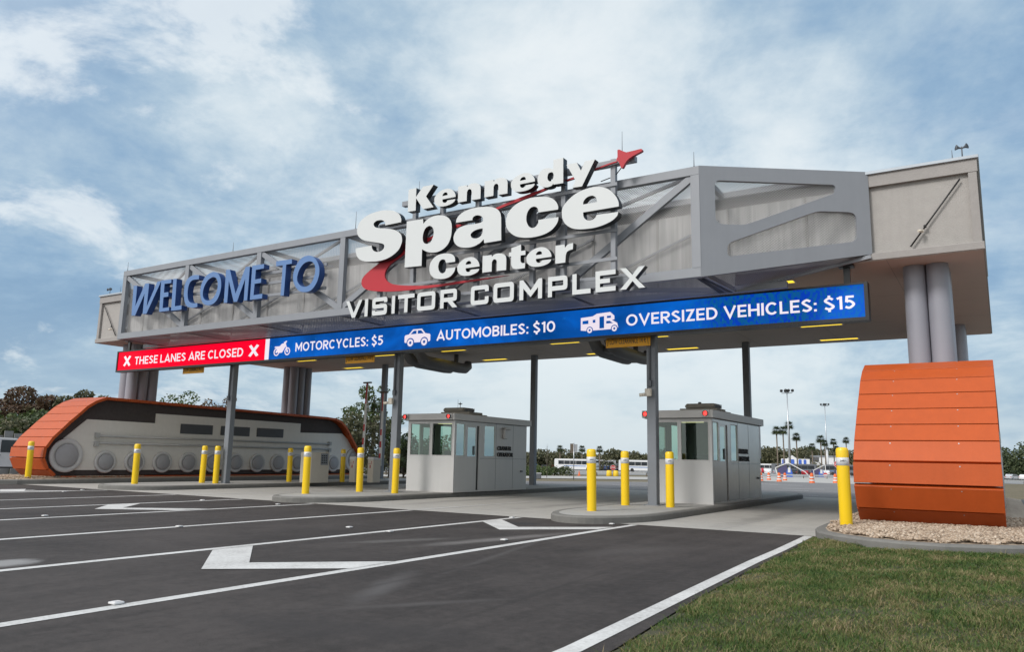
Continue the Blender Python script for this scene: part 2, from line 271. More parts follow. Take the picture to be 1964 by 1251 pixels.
# the lit display: red lanes-closed field, white divider, blue starry field with scan moire toward the near end
def display_mat():
    m = bpy.data.materials.new('display_pixels'); m.use_nodes = True; nt = m.node_tree.nodes; lk = m.node_tree.links
    b = nt["Principled BSDF"]; b.inputs['Base Color'].default_value = (0.006, 0.006, 0.008, 1); b.inputs['Roughness'].default_value = 0.8; b.inputs['Specular IOR Level'].default_value = 0.05
    g = nt.new("ShaderNodeNewGeometry"); sp = nt.new("ShaderNodeSeparateXYZ"); lk.new(g.outputs['Position'], sp.inputs[0]); X = sp.outputs[0]
    big = noise(nt, lk, g.outputs['Position'], 0.45, 4, 0.6, 0.4)
    rp = nt.new("ShaderNodeValToRGB"); lk.new(big, rp.inputs[0]); setramp(rp, [(0.33, (0.000, 0.034, 0.15)), (0.5, (0.001, 0.050, 0.235)), (0.68, (0.001, 0.085, 0.40))])
    stars = noise(nt, lk, g.outputs['Position'], 9, 2, 0.5)
    st = nt.new("ShaderNodeMapRange"); lk.new(stars, st.inputs[0]); st.inputs[1].default_value = 0.70; st.inputs[2].default_value = 0.80; st.inputs[3].default_value = 0; st.inputs[4].default_value = 0.35
    mx = nt.new("ShaderNodeMixRGB"); lk.new(st.outputs[0], mx.inputs[0]); lk.new(rp.outputs[0], mx.inputs[1]); mx.inputs[2].default_value = (0.02, 0.26, 0.55, 1)
    # LED tiles: teal / violet cells showing at the near end
    vo = nt.new("ShaderNodeTexVoronoi"); mpn = nt.new("ShaderNodeMapping"); mpn.inputs['Scale'].default_value = (22, 1, 11); mpn.inputs['Rotation'].default_value = (0, R(24), 0)
    lk.new(g.outputs['Position'], mpn.inputs[0]); lk.new(mpn.outputs[0], vo.inputs['Vector']); vo.inputs['Scale'].default_value = 1.0
    spc = nt.new("ShaderNodeSeparateColor"); lk.new(vo.outputs['Color'], spc.inputs[0])
    rr = nt.new("ShaderNodeValToRGB"); lk.new(spc.outputs[0], rr.inputs[0]); setramp(rr, [(0.25, (0.0, 0.012, 0.46)), (0.5, (0.002, 0.075, 0.27)), (0.8, (0.004, 0.10, 0.17))])
    wv = nt.new("ShaderNodeMapRange"); wv.interpolation_type = 'SMOOTHSTEP'; lk.new(X, wv.inputs[0]); wv.inputs[1].default_value = -7.6; wv.inputs[2].default_value = -5.2; wv.inputs[3].default_value = 0; wv.inputs[4].default_value = 0.42
    wn2 = nt.new("ShaderNodeMapRange"); lk.new(big, wn2.inputs[0]); wn2.inputs[1].default_value = 0.3; wn2.inputs[2].default_value = 0.6; wn2.inputs[3].default_value = 1; wn2.inputs[4].default_value = 0.55
    mo = nt.new("ShaderNodeMixRGB"); lk.new(mathn(nt, lk, 'MULTIPLY', wv.outputs[0], wn2.outputs[0]), mo.inputs[0]); lk.new(mx.outputs[0], mo.inputs[1]); lk.new(rr.outputs[0], mo.inputs[2])
    isred = mathn(nt, lk, 'LESS_THAN', X, -22.2); m1 = nt.new("ShaderNodeMixRGB"); lk.new(isred, m1.inputs[0]); lk.new(mo.outputs[0], m1.inputs[1]); m1.inputs[2].default_value = (0.64, 0.0, 0.016, 1)
    lk.new(m1.outputs[0], b.inputs['Emission Color']); b.inputs['Emission Strength'].default_value = 1.0
    return m
disp_m = display_mat()

# ------------------------------------------------------------------ object helpers
def tag(o, label=None, cat=None, group=None, kind=None):
    if label: o['label'] = label
    if cat: o['category'] = cat
    if group: o['group'] = group
    if kind: o['kind'] = kind
    return o
def empty(name, loc=(0, 0, 0), label=None, cat=None, group=None, rz=0.0):
    o = bpy.data.objects.new(name, None); col.objects.link(o); o.location = loc; o.rotation_euler = (0, 0, rz); o.empty_display_size = 0.2
    return tag(o, label, cat, group)
def link(name, me, parent=None):
    o = bpy.data.objects.new(name, me); col.objects.link(o)
    if parent is not None:
        o.parent = parent
    return o
class MB:
    def __init__(s): s.v = []; s.f = []; s.mi = []; s.sm = []
    def add(s, vs, fs, mi=0, smooth=False, M=None):
        b = len(s.v)
        for p in vs: s.v.append(tuple(M @ Vector(p)) if M is not None else tuple(p))
        for f in fs: s.f.append([b + i for i in f]); s.mi.append(mi); s.sm.append(smooth)
        return s
    def box(s, x0, x1, y0, y1, z0, z1, mi=0, M=None):
        vs = [(x0, y0, z0), (x1, y0, z0), (x1, y1, z0), (x0, y1, z0), (x0, y0, z1), (x1, y0, z1), (x1, y1, z1), (x0, y1, z1)]
        return s.add(vs, [(0, 3, 2, 1), (4, 5, 6, 7), (0, 1, 5, 4), (1, 2, 6, 5), (2, 3, 7, 6), (3, 0, 4, 7)], mi, False, M)
    def bar(s, a, b, w, h, mi=0, up=(0, 0, 1)):
        a = Vector(a); b = Vector(b); d = (b - a); L = d.length; d.normalize(); u = Vector(up)
        sx = d.cross(u)
        if sx.length < 1e-4: sx = d.cross(Vector((0, 1, 0)))
        sx.normalize(); uu = sx.cross(d)
        vs = []
        for p in (a, b):
            for q in ((-1, -1), (1, -1), (1, 1), (-1, 1)): vs.append(tuple(p + sx * q[0] * w / 2 + uu * q[1] * h / 2))
        return s.add(vs, [(0, 1, 2, 3), (7, 6, 5, 4), (0, 4, 5, 1), (1, 5, 6, 2), (2, 6, 7, 3), (3, 7, 4, 0)], mi)
    def tube(s, pts, r, n=12, mi=0, smooth=True, caps=True):
        """tube through points, radius constant or per point"""
        pts = [Vector(p) for p in pts]; rs = r if isinstance(r, (list, tuple)) else [r] * len(pts)
        vs = []; prev = None
        for i, p in enumerate(pts):
            d = (pts[min(i + 1, len(pts) - 1)] - pts[max(i - 1, 0)]).normalized()
            if prev is None:
                a = d.cross(Vector((0, 0, 1)));
                if a.length < 0.05: a = d.cross(Vector((0, 1, 0)))
            else: a = prev - d * prev.dot(d)
            a.normalize(); prev = a; bb = d.cross(a)
            for k in range(n):
                t = 2 * math.pi * k / n; vs.append(tuple(p + (a * math.cos(t) + bb * math.sin(t)) * rs[i]))
        fs = []
        for i in range(len(pts) - 1):
            for k in range(n): fs.append((i * n + k, i * n + (k + 1) % n, (i + 1) * n + (k + 1) % n, (i + 1) * n + k))
        s.add(vs, fs, mi, smooth)
        if caps:
            b0 = len(s.v) - len(vs)
            s.f.append([b0 + k for k in range(n)][::-1]); s.mi.append(mi); s.sm.append(False)
            s.f.append([b0 + (len(pts) - 1) * n + k for k in range(n)]); s.mi.append(mi); s.sm.append(False)
        return s
    def lathe(s, prof, n=24, c=(0, 0, 0), mi=0, smooth=True, M=None):
        """profile of (r, z) turned about the z axis"""
        vs = []
        for r, z in prof:
            for k in range(n):
                t = 2 * math.pi * k / n; vs.append((c[0] + r * math.cos(t), c[1] + r * math.sin(t), c[2] + z))
        fs = [(i * n + k, i * n + (k + 1) % n, (i + 1) * n + (k + 1) % n, (i + 1) * n + k) for i in range(len(prof) - 1) for k in range(n)]
        s.add(vs, fs, mi, smooth, M)
        return s
    def prism(s, pts, z0, z1, mi=0, M=None, bev=0.0):
        """polygon (x, y) extruded in z"""
        n = len(pts); vs = [(x, y, z0) for x, y in pts] + [(x, y, z1) for x, y in pts]
        fs = [list(range(n))[::-1], list(range(n, 2 * n))] + [(i, (i + 1) % n, n + (i + 1) % n, n + i) for i in range(n)]
        return s.add(vs, fs, mi, False, M)
    def mesh(s, name):
        me = bpy.data.meshes.new(name); me.from_pydata(s.v, [], s.f); me.update()
        return me
    def build(s, name, mats, parent=None, bevel=0.0, fixn=True):
        me = s.mesh(name)
        for m in (mats if isinstance(mats, (list, tuple)) else [mats]): me.materials.append(m)
        me.polygons.foreach_set('material_index', s.mi); me.polygons.foreach_set('use_smooth', s.sm)
        if fixn:
            bm = bmesh.new(); bm.from_mesh(me); bmesh.ops.recalc_face_normals(bm, faces=bm.faces)
            if bevel: bmesh.ops.bevel(bm, geom=[e for e in bm.edges if len(e.link_faces) == 2 and e.calc_face_angle(0) > 0.6], offset=bevel, segments=1, affect='EDGES')
            bm.to_mesh(me); bm.free()
        return link(name, me, parent)
def struct(o): return tag(o, kind='structure')
def copy_tree(o, parent=None):
    c = o.copy(); col.objects.link(c); c.parent = parent
    for ch in list(o.children): copy_tree(ch, c)
    return c

def smooth_pts(pts, seg=5):
    """Catmull-Rom through the points, keeping the corner points (flag 1) sharp"""
    n = len(pts); out = []
    for i in range(n):
        p0, p1, p2, p3 = pts[i - 1], pts[i], pts[(i + 1) % n], pts[(i + 2) % n]
        if p1[2]: p0 = (2 * p1[0] - p2[0], 2 * p1[1] - p2[1])
        if p2[2]: p3 = (2 * p2[0] - p1[0], 2 * p2[1] - p1[1])
        k = 1 if (p1[2] and p2[2]) else seg
        for j in range(k):
            t = j / k
            f = lambda a, b, c, d: 0.5 * ((2 * b) + (-a + c) * t + (2 * a - 5 * b + 4 * c - d) * t * t + (-a + 3 * b - 3 * c + d) * t ** 3)
            out.append((f(p0[0], p1[0], p2[0], p3[0]), f(p0[1], p1[1], p2[1], p3[1])))
    return out
def fillet(pts, seg=4):
    """polygon with a radius per corner: (x, y, r)"""
    out = []; n = len(pts)
    for i in range(n):
        p = Vector(pts[i][:2]); a = Vector(pts[i - 1][:2]); b = Vector(pts[(i + 1) % n][:2]); r = pts[i][2] if len(pts[i]) > 2 else 0
        if r <= 0: out.append((p.x, p.y)); continue
        da = (a - p); db = (b - p); r = min(r, da.length * 0.5, db.length * 0.5); A = p + da.normalized() * r; B = p + db.normalized() * r
        for k in range(seg + 1):
            t = k / seg; q = A * (1 - t) ** 2 + p * 2 * t * (1 - t) + B * t * t; out.append((q.x, q.y))
    return out
def plate_mesh(name, contours, depth, mats, bevel=0.0):
    """flat cut-out in local XY (holes allowed), extruded along Z; front faces get mats[0], returns mats[1]"""
    cu = bpy.data.curves.new(name, 'CURVE'); cu.dimensions = '2D'; cu.fill_mode = 'BOTH'; cu.extrude = depth / 2; cu.bevel_depth = bevel; cu.bevel_resolution = 0
    for c in contours:
        s = cu.splines.new('POLY'); s.points.add(len(c) - 1)
        for i, p in enumerate(c): s.points[i].co = (p[0], p[1], 0, 1)
        s.use_cyclic_u = True
    o = bpy.data.objects.new(name, cu); col.objects.link(o); dg = bpy.context.evaluated_depsgraph_get()
    me = bpy.data.meshes.new_from_object(o.evaluated_get(dg)); me.name = name; bpy.data.objects.remove(o); bpy.data.curves.remove(cu)
    finish(me, mats); return me
def finish(me, mats):
    me.materials.clear()
    for m in mats: me.materials.append(m)
    if len(mats) > 1:
        mi = [0 if abs(p.normal.z) > 0.8 else 1 for p in me.polygons]; me.polygons.foreach_set('material_index', mi)
    me.polygons.foreach_set('use_smooth', [False] * len(me.polygons))
TO_XZ = Matrix.Rotation(R(90), 4, 'X')      # local XY plate -> stands in XZ, local +Z faces -Y
def plate(name, contours, y_front, depth, mats, parent=None, bevel=0.0, loc=(0, 0, 0)):
    me = plate_mesh(name, contours, depth, mats, bevel)
    me.transform(Matrix.Translation(Vector(loc) + Vector((0, y_front + depth / 2, 0))) @ TO_XZ)
    return link(name, me, parent)
def text_mesh(s, x0, x1, z0, z1, depth, mats, bold=0.0, sp=1.0):
    cu = bpy.data.curves.new('t', 'FONT'); cu.body = s; cu.extrude = depth / 2; cu.offset = bold; cu.space_character = sp; cu.resolution_u = 3
    o = bpy.data.objects.new('t', cu); col.objects.link(o); dg = bpy.context.evaluated_depsgraph_get()
    me = bpy.data.meshes.new_from_object(o.evaluated_get(dg)); bpy.data.objects.remove(o); bpy.data.curves.remove(cu)
    co = np.empty(len(me.vertices) * 3); me.vertices.foreach_get('co', co); co = co.reshape(-1, 3)
    mn, mx = co.min(0), co.max(0)
    co[:, 0] = x0 + (co[:, 0] - mn[0]) / (mx[0] - mn[0]) * (x1 - x0); co[:, 1] = z0 + (co[:, 1] - mn[1]) / (mx[1] - mn[1]) * (z1 - z0)
    me.vertices.foreach_set('co', co.ravel()); me.update(); finish(me, mats); return me
def text(name, s, x0, x1, z0, z1, y_front, depth, mats, parent=None, bold=0.0, sp=1.0, M=None):
    me = text_mesh(s, x0, x1, z0, z1, depth, mats, bold, sp); me.name = name
    me.transform((M if M is not None else Matrix.Identity(4)) @ Matrix.Translation((0, y_front + depth / 2, 0)) @ TO_XZ)
    return link(name, me, parent)

DATA = '''{"G":{"S":[[[-13.654,7.658,1],[-13.653,7.747,0],[-13.727,7.89,0],[-13.883,7.998,0],[-14.099,8.068,0],[-14.346,8.102,0],[-14.593,8.096,0],[-14.842,8.06,0],[-15.074,7.971,0],[-15.225,7.845,0],[-15.283,7.679,0],[-15.257,7.527,0],[-15.146,7.401,0],[-14.981,7.312,0],[-14.725,7.239,0],[-14.504,7.185,0],[-14.332,7.139,0],[-14.237,7.085,0],[-14.224,7.012,0],[-14.275,6.946,0],[-14.379,6.911,0],[-14.502,6.915,0],[-14.614,6.965,0],[-14.675,7.045,0],[-14.692,7.125,1],[-15.298,7.118,1],[-15.283,6.988,0],[-15.219,6.858,0],[-15.101,6.758,0],[-14.907,6.686,0],[-14.655,6.654,0],[-14.408,6.639,0],[-14.136,6.666,0],[-13.9,6.744,0],[-13.699,6.873,0],[-13.605,7.038,0],[-13.591,7.155,0],[-13.634,7.291,0],[-13.759,7.404,0],[-13.944,7.489,0],[-14.19,7.548,0],[-14.406,7.589,0],[-14.58,7.641,0],[-14.653,7.712,0],[-14.651,7.773,0],[-14.576,7.823,0],[-14.453,7.834,0],[-14.343,7.813,0],[-14.264,7.765,0],[-14.23,7.712,0],[-14.226,7.646,1]]],"p":[[[-13.447,7.642,1],[-12.886,7.632,1],[-12.865,7.495,1],[-12.75,7.588,0],[-12.555,7.653,0],[-12.331,7.653,0],[-12.135,7.601,0],[-11.994,7.499,0],[-11.92,7.362,0],[-11.905,7.177,0],[-11.932,6.977,0],[-12.02,6.807,0],[-12.179,6.691,0],[-12.37,6.642,0],[-12.565,6.655,0],[-12.736,6.705,0],[-12.876,6.785,1],[-12.87,6.323,1],[-13.458,6.344,1]],[[-12.685,7.404,0],[-12.782,7.36,0],[-12.843,7.263,0],[-12.87,7.127,0],[-12.853,7.009,0],[-12.79,6.935,0],[-12.69,6.913,0],[-12.593,6.951,0],[-12.528,7.058,0],[-12.501,7.192,0],[-12.526,7.311,0],[-12.599,7.387,0]]],"a":[[[-11.771,7.363,1],[-11.748,7.474,0],[-11.618,7.59,0],[-11.381,7.663,0],[-11.092,7.678,0],[-10.831,7.653,0],[-10.913,7.668,0],[-10.75,7.639,0],[-10.588,7.589,0],[-10.46,7.509,0],[-10.39,7.409,0],[-10.361,7.286,1],[-10.344,6.694,1],[-10.86,6.688,1],[-10.877,6.794,1],[-11.008,6.701,0],[-11.214,6.639,0],[-11.45,6.643,0],[-11.665,6.704,0],[-11.799,6.823,0],[-11.837,6.964,0],[-11.788,7.104,0],[-11.658,7.21,0],[-11.446,7.248,0],[-11.182,7.243,0],[-11.0,7.25,0],[-10.923,7.283,0],[-10.92,7.361,0],[-10.979,7.425,0],[-11.085,7.464,0],[-11.189,7.457,0],[-11.24,7.415,0],[-11.251,7.359,1]],[[-10.917,7.087,1],[-11.021,7.09,0],[-11.176,7.063,0],[-11.279,7.0,0],[-11.282,6.933,0],[-11.222,6.869,0],[-11.091,6.849,0],[-10.988,6.882,0],[-10.926,6.962,0]]],"c":[[[-8.723,7.251,1],[-8.723,7.333,0],[-8.776,7.446,0],[-8.882,7.549,0],[-9.029,7.617,0],[-9.242,7.656,0],[-9.457,7.672,0],[-9.673,7.649,0],[-9.891,7.587,0],[-10.066,7.477,0],[-10.174,7.336,0],[-10.215,7.166,0],[-10.188,7.005,0],[-10.074,6.852,0],[-9.917,6.743,0],[-9.741,6.685,0],[-9.546,6.654,0],[-9.311,6.651,0],[-9.08,6.685,0],[-8.893,6.763,0],[-8.77,6.877,0],[-8.72,6.973,0],[-8.71,7.057,1],[-9.271,7.069,1],[-9.274,6.989,0],[-9.315,6.928,0],[-9.379,6.893,0],[-9.443,6.889,0],[-9.529,6.93,0],[-9.585,7.015,0],[-9.615,7.116,0],[-9.611,7.231,0],[-9.58,7.323,0],[-9.516,7.401,0],[-9.431,7.432,0],[-9.345,7.412,0],[-9.29,7.355,0],[-9.272,7.26,1]]],"e":[[[-7.125,7.074,1],[-7.134,7.18,0],[-7.181,7.296,0],[-7.266,7.42,0],[-7.4,7.543,0],[-7.573,7.623,0],[-7.749,7.655,0],[-7.946,7.646,0],[-8.166,7.6,0],[-8.367,7.502,0],[-8.529,7.368,0],[-8.609,7.249,0],[-8.618,7.099,0],[-8.586,6.963,0],[-8.503,6.838,0],[-8.361,6.734,0],[-8.2,6.68,0],[-8.002,6.655,0],[-7.747,6.652,0],[-7.515,6.686,0],[-7.305,6.755,0],[-7.173,6.852,0],[-7.139,6.946,1],[-7.689,6.958,1],[-7.728,6.89,0],[-7.806,6.852,0],[-7.904,6.852,0],[-7.983,6.892,0],[-8.033,6.964,0],[-8.047,7.071,1]],[[-8.048,7.268,1],[-8.034,7.344,0],[-7.965,7.417,0],[-7.867,7.45,0],[-7.788,7.443,0],[-7.719,7.394,0],[-7.69,7.325,0],[-7.686,7.269,1]]],"K":[[[-13.434,8.557,1],[-13.158,8.559,1],[-13.16,8.3,1],[-12.925,8.561,1],[-12.564,8.553,1],[-12.812,8.26,1],[-12.54,7.914,1],[-12.894,7.913,1],[-13.154,8.266,1],[-13.154,7.913,1],[-13.431,7.918,1]]],"n":[[[-11.73,8.357,1],[-11.452,8.349,1],[-11.45,8.296,1],[-11.37,8.353,0],[-11.249,8.366,0],[-11.127,8.34,0],[-11.045,8.278,0],[-11.016,8.195,0],[-11.013,8.117,1],[-11.012,7.889,1],[-11.293,7.895,1],[-11.294,8.139,1],[-11.314,8.194,0],[-11.365,8.221,0],[-11.416,8.203,0],[-11.444,8.147,1],[-11.446,7.898,1],[-11.727,7.899,1]]],"d":[[[-8.866,8.546,1],[-8.593,8.548,1],[-8.587,7.898,1],[-8.858,7.905,1],[-8.864,7.934,1],[-8.917,7.883,0],[-9.024,7.868,0],[-9.132,7.887,0],[-9.242,7.955,0],[-9.301,8.04,0],[-9.308,8.141,0],[-9.273,8.251,0],[-9.193,8.335,0],[-9.085,8.365,0],[-8.977,8.353,0],[-8.869,8.3,1]],[[-8.948,8.236,0],[-9.002,8.217,0],[-9.028,8.148,0],[-9.023,8.073,0],[-8.981,8.017,0],[-8.927,8.007,0],[-8.88,8.048,0],[-8.858,8.126,0],[-8.867,8.201,0],[-8.903,8.232,0]]],"y":[[[-8.502,8.35,1],[-8.221,8.349,1],[-8.108,8.126,1],[-8.007,8.34,1],[-7.737,8.341,1],[-8.08,7.726,1],[-8.337,7.734,1],[-8.252,7.903,1]]],"C":[[[-11.76,6.306,1],[-11.774,6.415,0],[-11.836,6.497,0],[-11.955,6.55,0],[-12.137,6.573,0],[-12.347,6.549,0],[-12.501,6.459,0],[-12.589,6.328,0],[-12.6,6.177,0],[-12.549,6.041,0],[-12.425,5.941,0],[-12.265,5.896,0],[-12.082,5.887,0],[-11.903,5.928,0],[-11.78,6.042,0],[-11.746,6.155,1],[-12.047,6.157,1],[-12.065,6.084,0],[-12.128,6.042,0],[-12.207,6.051,0],[-12.275,6.119,0],[-12.306,6.219,0],[-12.297,6.315,0],[-12.248,6.396,0],[-12.17,6.419,0],[-12.091,6.388,0],[-12.053,6.304,1]]],"t":[[[-9.755,6.505,1],[-9.752,6.341,1],[-9.626,6.342,1],[-9.623,6.228,1],[-9.761,6.229,1],[-9.766,6.13,0],[-9.755,6.068,0],[-9.711,6.029,0],[-9.626,6.023,1],[-9.635,5.893,1],[-9.834,5.892,0],[-9.927,5.906,0],[-9.998,5.945,0],[-10.034,6.03,1],[-10.039,6.239,1],[-10.109,6.239,1],[-10.105,6.345,1],[-10.035,6.346,1],[-10.037,6.449,1]]],"r":[[[-8.784,6.348,1],[-8.539,6.349,1],[-8.523,6.265,1],[-8.485,6.309,0],[-8.421,6.346,0],[-8.304,6.358,1],[-8.313,6.203,1],[-8.398,6.19,0],[-8.473,6.151,0],[-8.504,6.067,1],[-8.513,5.902,1],[-8.783,5.9,1]]]},"boxes":{"Kennedy":[["e",[-12.52,7.882,-11.815,8.36]],["n",[-11.736,7.899,-11.014,8.361]],["n",[-10.895,7.903,-10.188,8.36]],["e",[-10.088,7.883,-9.385,8.355]]],"Center":[["e",[-11.683,5.887,-10.988,6.373]],["n",[-10.896,5.905,-10.178,6.363]],["e",[-9.592,5.886,-8.891,6.367]]]},"VB":[["V",[-15.549,5.09,-14.937,5.591]],["I",[-14.83,5.103,-14.718,5.593]],["S",[-14.555,5.106,-14.018,5.589]],["I",[-13.848,5.097,-13.742,5.59]],["T",[-13.634,5.094,-13.069,5.594]],["O",[-12.972,5.097,-12.368,5.595]],["R",[-12.201,5.093,-11.669,5.593]],["C",[-11.231,5.1,-10.685,5.593]],["O",[-10.541,5.1,-9.94,5.594]],["M",[-9.778,5.095,-9.14,5.592]],["P",[-8.978,5.091,-8.451,5.588]],["L",[-8.321,5.092,-7.845,5.584]],["E",[-7.717,5.088,-7.212,5.582]],["X",[-7.105,5.084,-6.494,5.571]]],"WL":[["W",[[[-26.282,7.177,1],[-26.065,7.155,1],[-26.052,6.405,1],[-25.582,7.186,1],[-25.353,7.17,1],[-25.363,6.326,1],[-24.875,7.188,1],[-24.66,7.18,1],[-25.339,6.063,1],[-25.565,6.074,1],[-25.564,6.814,1],[-26.011,6.054,1],[-26.232,6.072,1]]]],["E",[[[-24.662,7.199,1],[-24.081,7.186,1],[-24.072,7.049,1],[-24.452,7.054,1],[-24.433,6.742,1],[-24.182,6.736,1],[-24.169,6.577,1],[-24.437,6.577,1],[-24.425,6.19,1],[-24.06,6.195,1],[-24.052,6.067,1],[-24.606,6.07,1]]]],["L",[[[-23.977,7.182,1],[-23.78,7.172,1],[-23.745,6.197,1],[-23.378,6.201,1],[-23.368,6.049,1],[-23.936,6.058,1]]]],["C",[[[-22.573,7.169,1],[-22.878,7.195,0],[-23.146,7.123,0],[-23.296,6.921,0],[-23.312,6.598,0],[-23.225,6.302,0],[-23.062,6.134,0],[-22.777,6.063,0],[-22.522,6.069,1],[-22.54,6.205,1],[-22.799,6.221,0],[-23.005,6.318,0],[-23.098,6.506,0],[-23.111,6.758,0],[-23.038,6.949,0],[-22.883,7.03,0],[-22.57,7.026,1]]]],["O",[[[-21.903,7.195,0],[-22.211,7.094,0],[-22.396,6.865,0],[-22.44,6.585,0],[-22.346,6.294,0],[-22.164,6.13,0],[-21.917,6.073,0],[-21.661,6.127,0],[-21.474,6.301,0],[-21.38,6.586,0],[-21.415,6.868,0],[-21.545,7.075,0],[-21.715,7.171,0]],[[-21.88,7.016,0],[-22.083,6.939,0],[-22.245,6.743,0],[-22.298,6.536,0],[-22.236,6.354,0],[-22.073,6.251,0],[-21.886,6.245,0],[-21.712,6.323,0],[-21.58,6.519,0],[-21.556,6.743,0],[-21.631,6.926,0],[-21.746,7.001,0]]]],["M",[[[-21.196,7.193,1],[-21.005,7.182,1],[-20.63,6.341,1],[-20.234,7.187,1],[-20.035,7.175,1],[-20.043,6.066,1],[-20.206,6.075,1],[-20.214,6.793,1],[-20.528,6.066,1],[-20.689,6.074,1],[-21.011,6.808,1],[-21.008,6.075,1],[-21.178,6.084,1]]]],["E",[[[-19.924,7.186,1],[-19.372,7.182,1],[-19.366,7.037,1],[-19.741,7.029,1],[-19.74,6.715,1],[-19.452,6.722,1],[-19.451,6.578,1],[-19.749,6.575,1],[-19.757,6.207,1],[-19.35,6.219,1],[-19.348,6.069,1],[-19.912,6.071,1]]]],["T",[[[-18.816,7.2,1],[-18.116,7.189,1],[-18.111,7.041,1],[-18.356,7.041,1],[-18.371,6.07,1],[-18.518,6.074,1],[-18.512,7.039,1],[-18.809,7.04,1]]]],["O",[[[-17.457,7.216,0],[-17.717,7.157,0],[-17.922,6.954,0],[-18.022,6.673,0],[-17.961,6.408,0],[-17.761,6.178,0],[-17.51,6.09,0],[-17.228,6.11,0],[-17.027,6.28,0],[-16.919,6.521,0],[-16.919,6.775,0],[-17.047,7.013,0],[-17.233,7.163,0]],[[-17.396,7.028,0],[-17.611,6.967,0],[-17.773,6.791,0],[-17.834,6.588,0],[-17.792,6.422,0],[-17.639,6.294,0],[-17.437,6.252,0],[-17.247,6.318,0],[-17.131,6.481,0],[-17.082,6.666,0],[-17.112,6.861,0],[-17.218,6.985,0]]]]],"SW":[[-7.267,8.287,1],[-7.449,8.269,0],[-7.919,8.189,0],[-8.437,8.094,0],[-8.665,8.056,0],[-9.203,7.952,0],[-9.906,7.828,0],[-10.638,7.671,0],[-11.606,7.387,0],[-12.013,7.389,0],[-12.703,7.196,0],[-12.987,7.141,0],[-13.565,7.04,0],[-13.972,6.829,0],[-14.511,6.665,0],[-14.904,6.48,0],[-15.145,6.311,0],[-15.215,6.172,0],[-15.157,6.02,0],[-14.928,5.9,0],[-14.396,5.808,0],[-13.791,5.765,0],[-12.919,5.749,0],[-12.359,5.754,0],[-11.285,5.785,0],[-10.238,5.825,1],[-11.286,5.829,0],[-11.817,5.83,0],[-12.362,5.818,0],[-12.923,5.832,0],[-13.504,5.889,0],[-13.921,5.955,0],[-14.167,6.039,0],[-14.321,6.175,0],[-14.351,6.322,0],[-14.283,6.458,0],[-14.139,6.585,0],[-13.845,6.718,0],[-13.555,6.848,0],[-12.924,7.027,0],[-12.686,7.124,0],[-11.982,7.288,0],[-10.578,7.622,0],[-9.904,7.743,0],[-9.202,7.894,0],[-8.629,8.015,0],[-8.419,8.045,0],[-7.919,8.152,0],[-7.449,8.237,0],[-7.267,8.258,1]],"ST":[[-7.233,8.53,1],[-7.217,8.538,0],[-7.176,8.532,0],[-7.103,8.484,0],[-7.005,8.432,1],[-6.812,8.438,0],[-6.645,8.444,0],[-6.61,8.417,0],[-6.626,8.382,0],[-6.781,8.33,0],[-6.926,8.272,0],[-7.004,8.211,1],[-7.048,8.153,0],[-7.097,8.076,0],[-7.121,8.069,0],[-7.145,8.088,0],[-7.189,8.212,1],[-7.267,8.298,1],[-7.231,8.363,1]],"O":[[[0.469,7.607],[3.008,7.592],[3.121,7.563],[3.147,7.486],[3.1,7.406],[2.958,7.331],[1.075,6.59],[0.975,6.568],[0.455,6.58],[0.387,6.616],[0.352,6.703],[0.366,7.49],[0.398,7.568]],[[2.763,6.956],[3.443,6.956],[3.554,6.908],[3.609,6.769],[3.601,6.387],[3.559,6.309],[3.481,6.261],[0.953,5.863],[0.706,5.84],[0.63,5.908],[0.608,6.032],[0.661,6.147],[2.674,6.935]]]}'''
# ------------------------------------------------------------------ world-space roots
_WR = {}
def wroot(name, loc, label, cat, group=None):
    o = empty(name, loc, label, cat, group); _WR[o.name] = Vector(loc); return o
_link0 = link
def link(name, me, parent=None):
    o = _link0(name, me, parent)
    if parent is not None and parent.name in _WR: o.matrix_parent_inverse = Matrix.Translation(-_WR[parent.name])
    return o

# ================================================================== GROUND
def sheet(name, pts, z, m, kind='structure'):
    mb = MB(); mb.add([(x, y, z) for x, y in pts], [list(range(len(pts)))]); o = mb.build(name, m, fixn=False)
    if o.data.polygons[0].normal.z < 0:
        o.data.flip_normals()
    return tag(o, kind=kind)
EDGE_A = [(-2.20, -6), (-2.30, 3.0), (-2.36, 5.2), (-2.56, 7.45), (-2.68, 9.5), (-2.73, 11.05), (-2.80, 12.4), (-2.88, 13.6), (-2.95, 15.2)]
_zx = [0, 36, 60, 100, 140, 230, 600, 2500]; _zz = [0, 0, -.28, -.85, -1.3, -1.9, -3.6, -8]
def zg(x, y): return float(np.interp(math.hypot(x, y), _zx, _zz))
def terrain():
    rad = [0, 15, 30, 36, 42, 48, 54, 60, 70, 80, 90, 100, 110, 120, 130, 140, 155, 170, 190, 210, 230, 260, 300, 350, 420, 500, 600, 800, 1100, 1500, 2000, 2500]; n = 96; vs = [(0, 0, -.06)]; fs = []
    for r in rad[1:]:
        for k in range(n): t = 2 * math.pi * k / n; vs.append((r * math.cos(t), r * math.sin(t), zg(r, 0) - .06))
    for k in range(n): fs.append((0, 1 + k, 1 + (k + 1) % n))
    for i in range(len(rad) - 2):
        for k in range(n): a = 1 + i * n; fs.append((a + k, a + n + k, a + n + (k + 1) % n, a + (k + 1) % n))
    mb = MB(); mb.add(vs, fs, 0, True); struct(mb.build('terrain', dirt, fixn=False))
terrain()
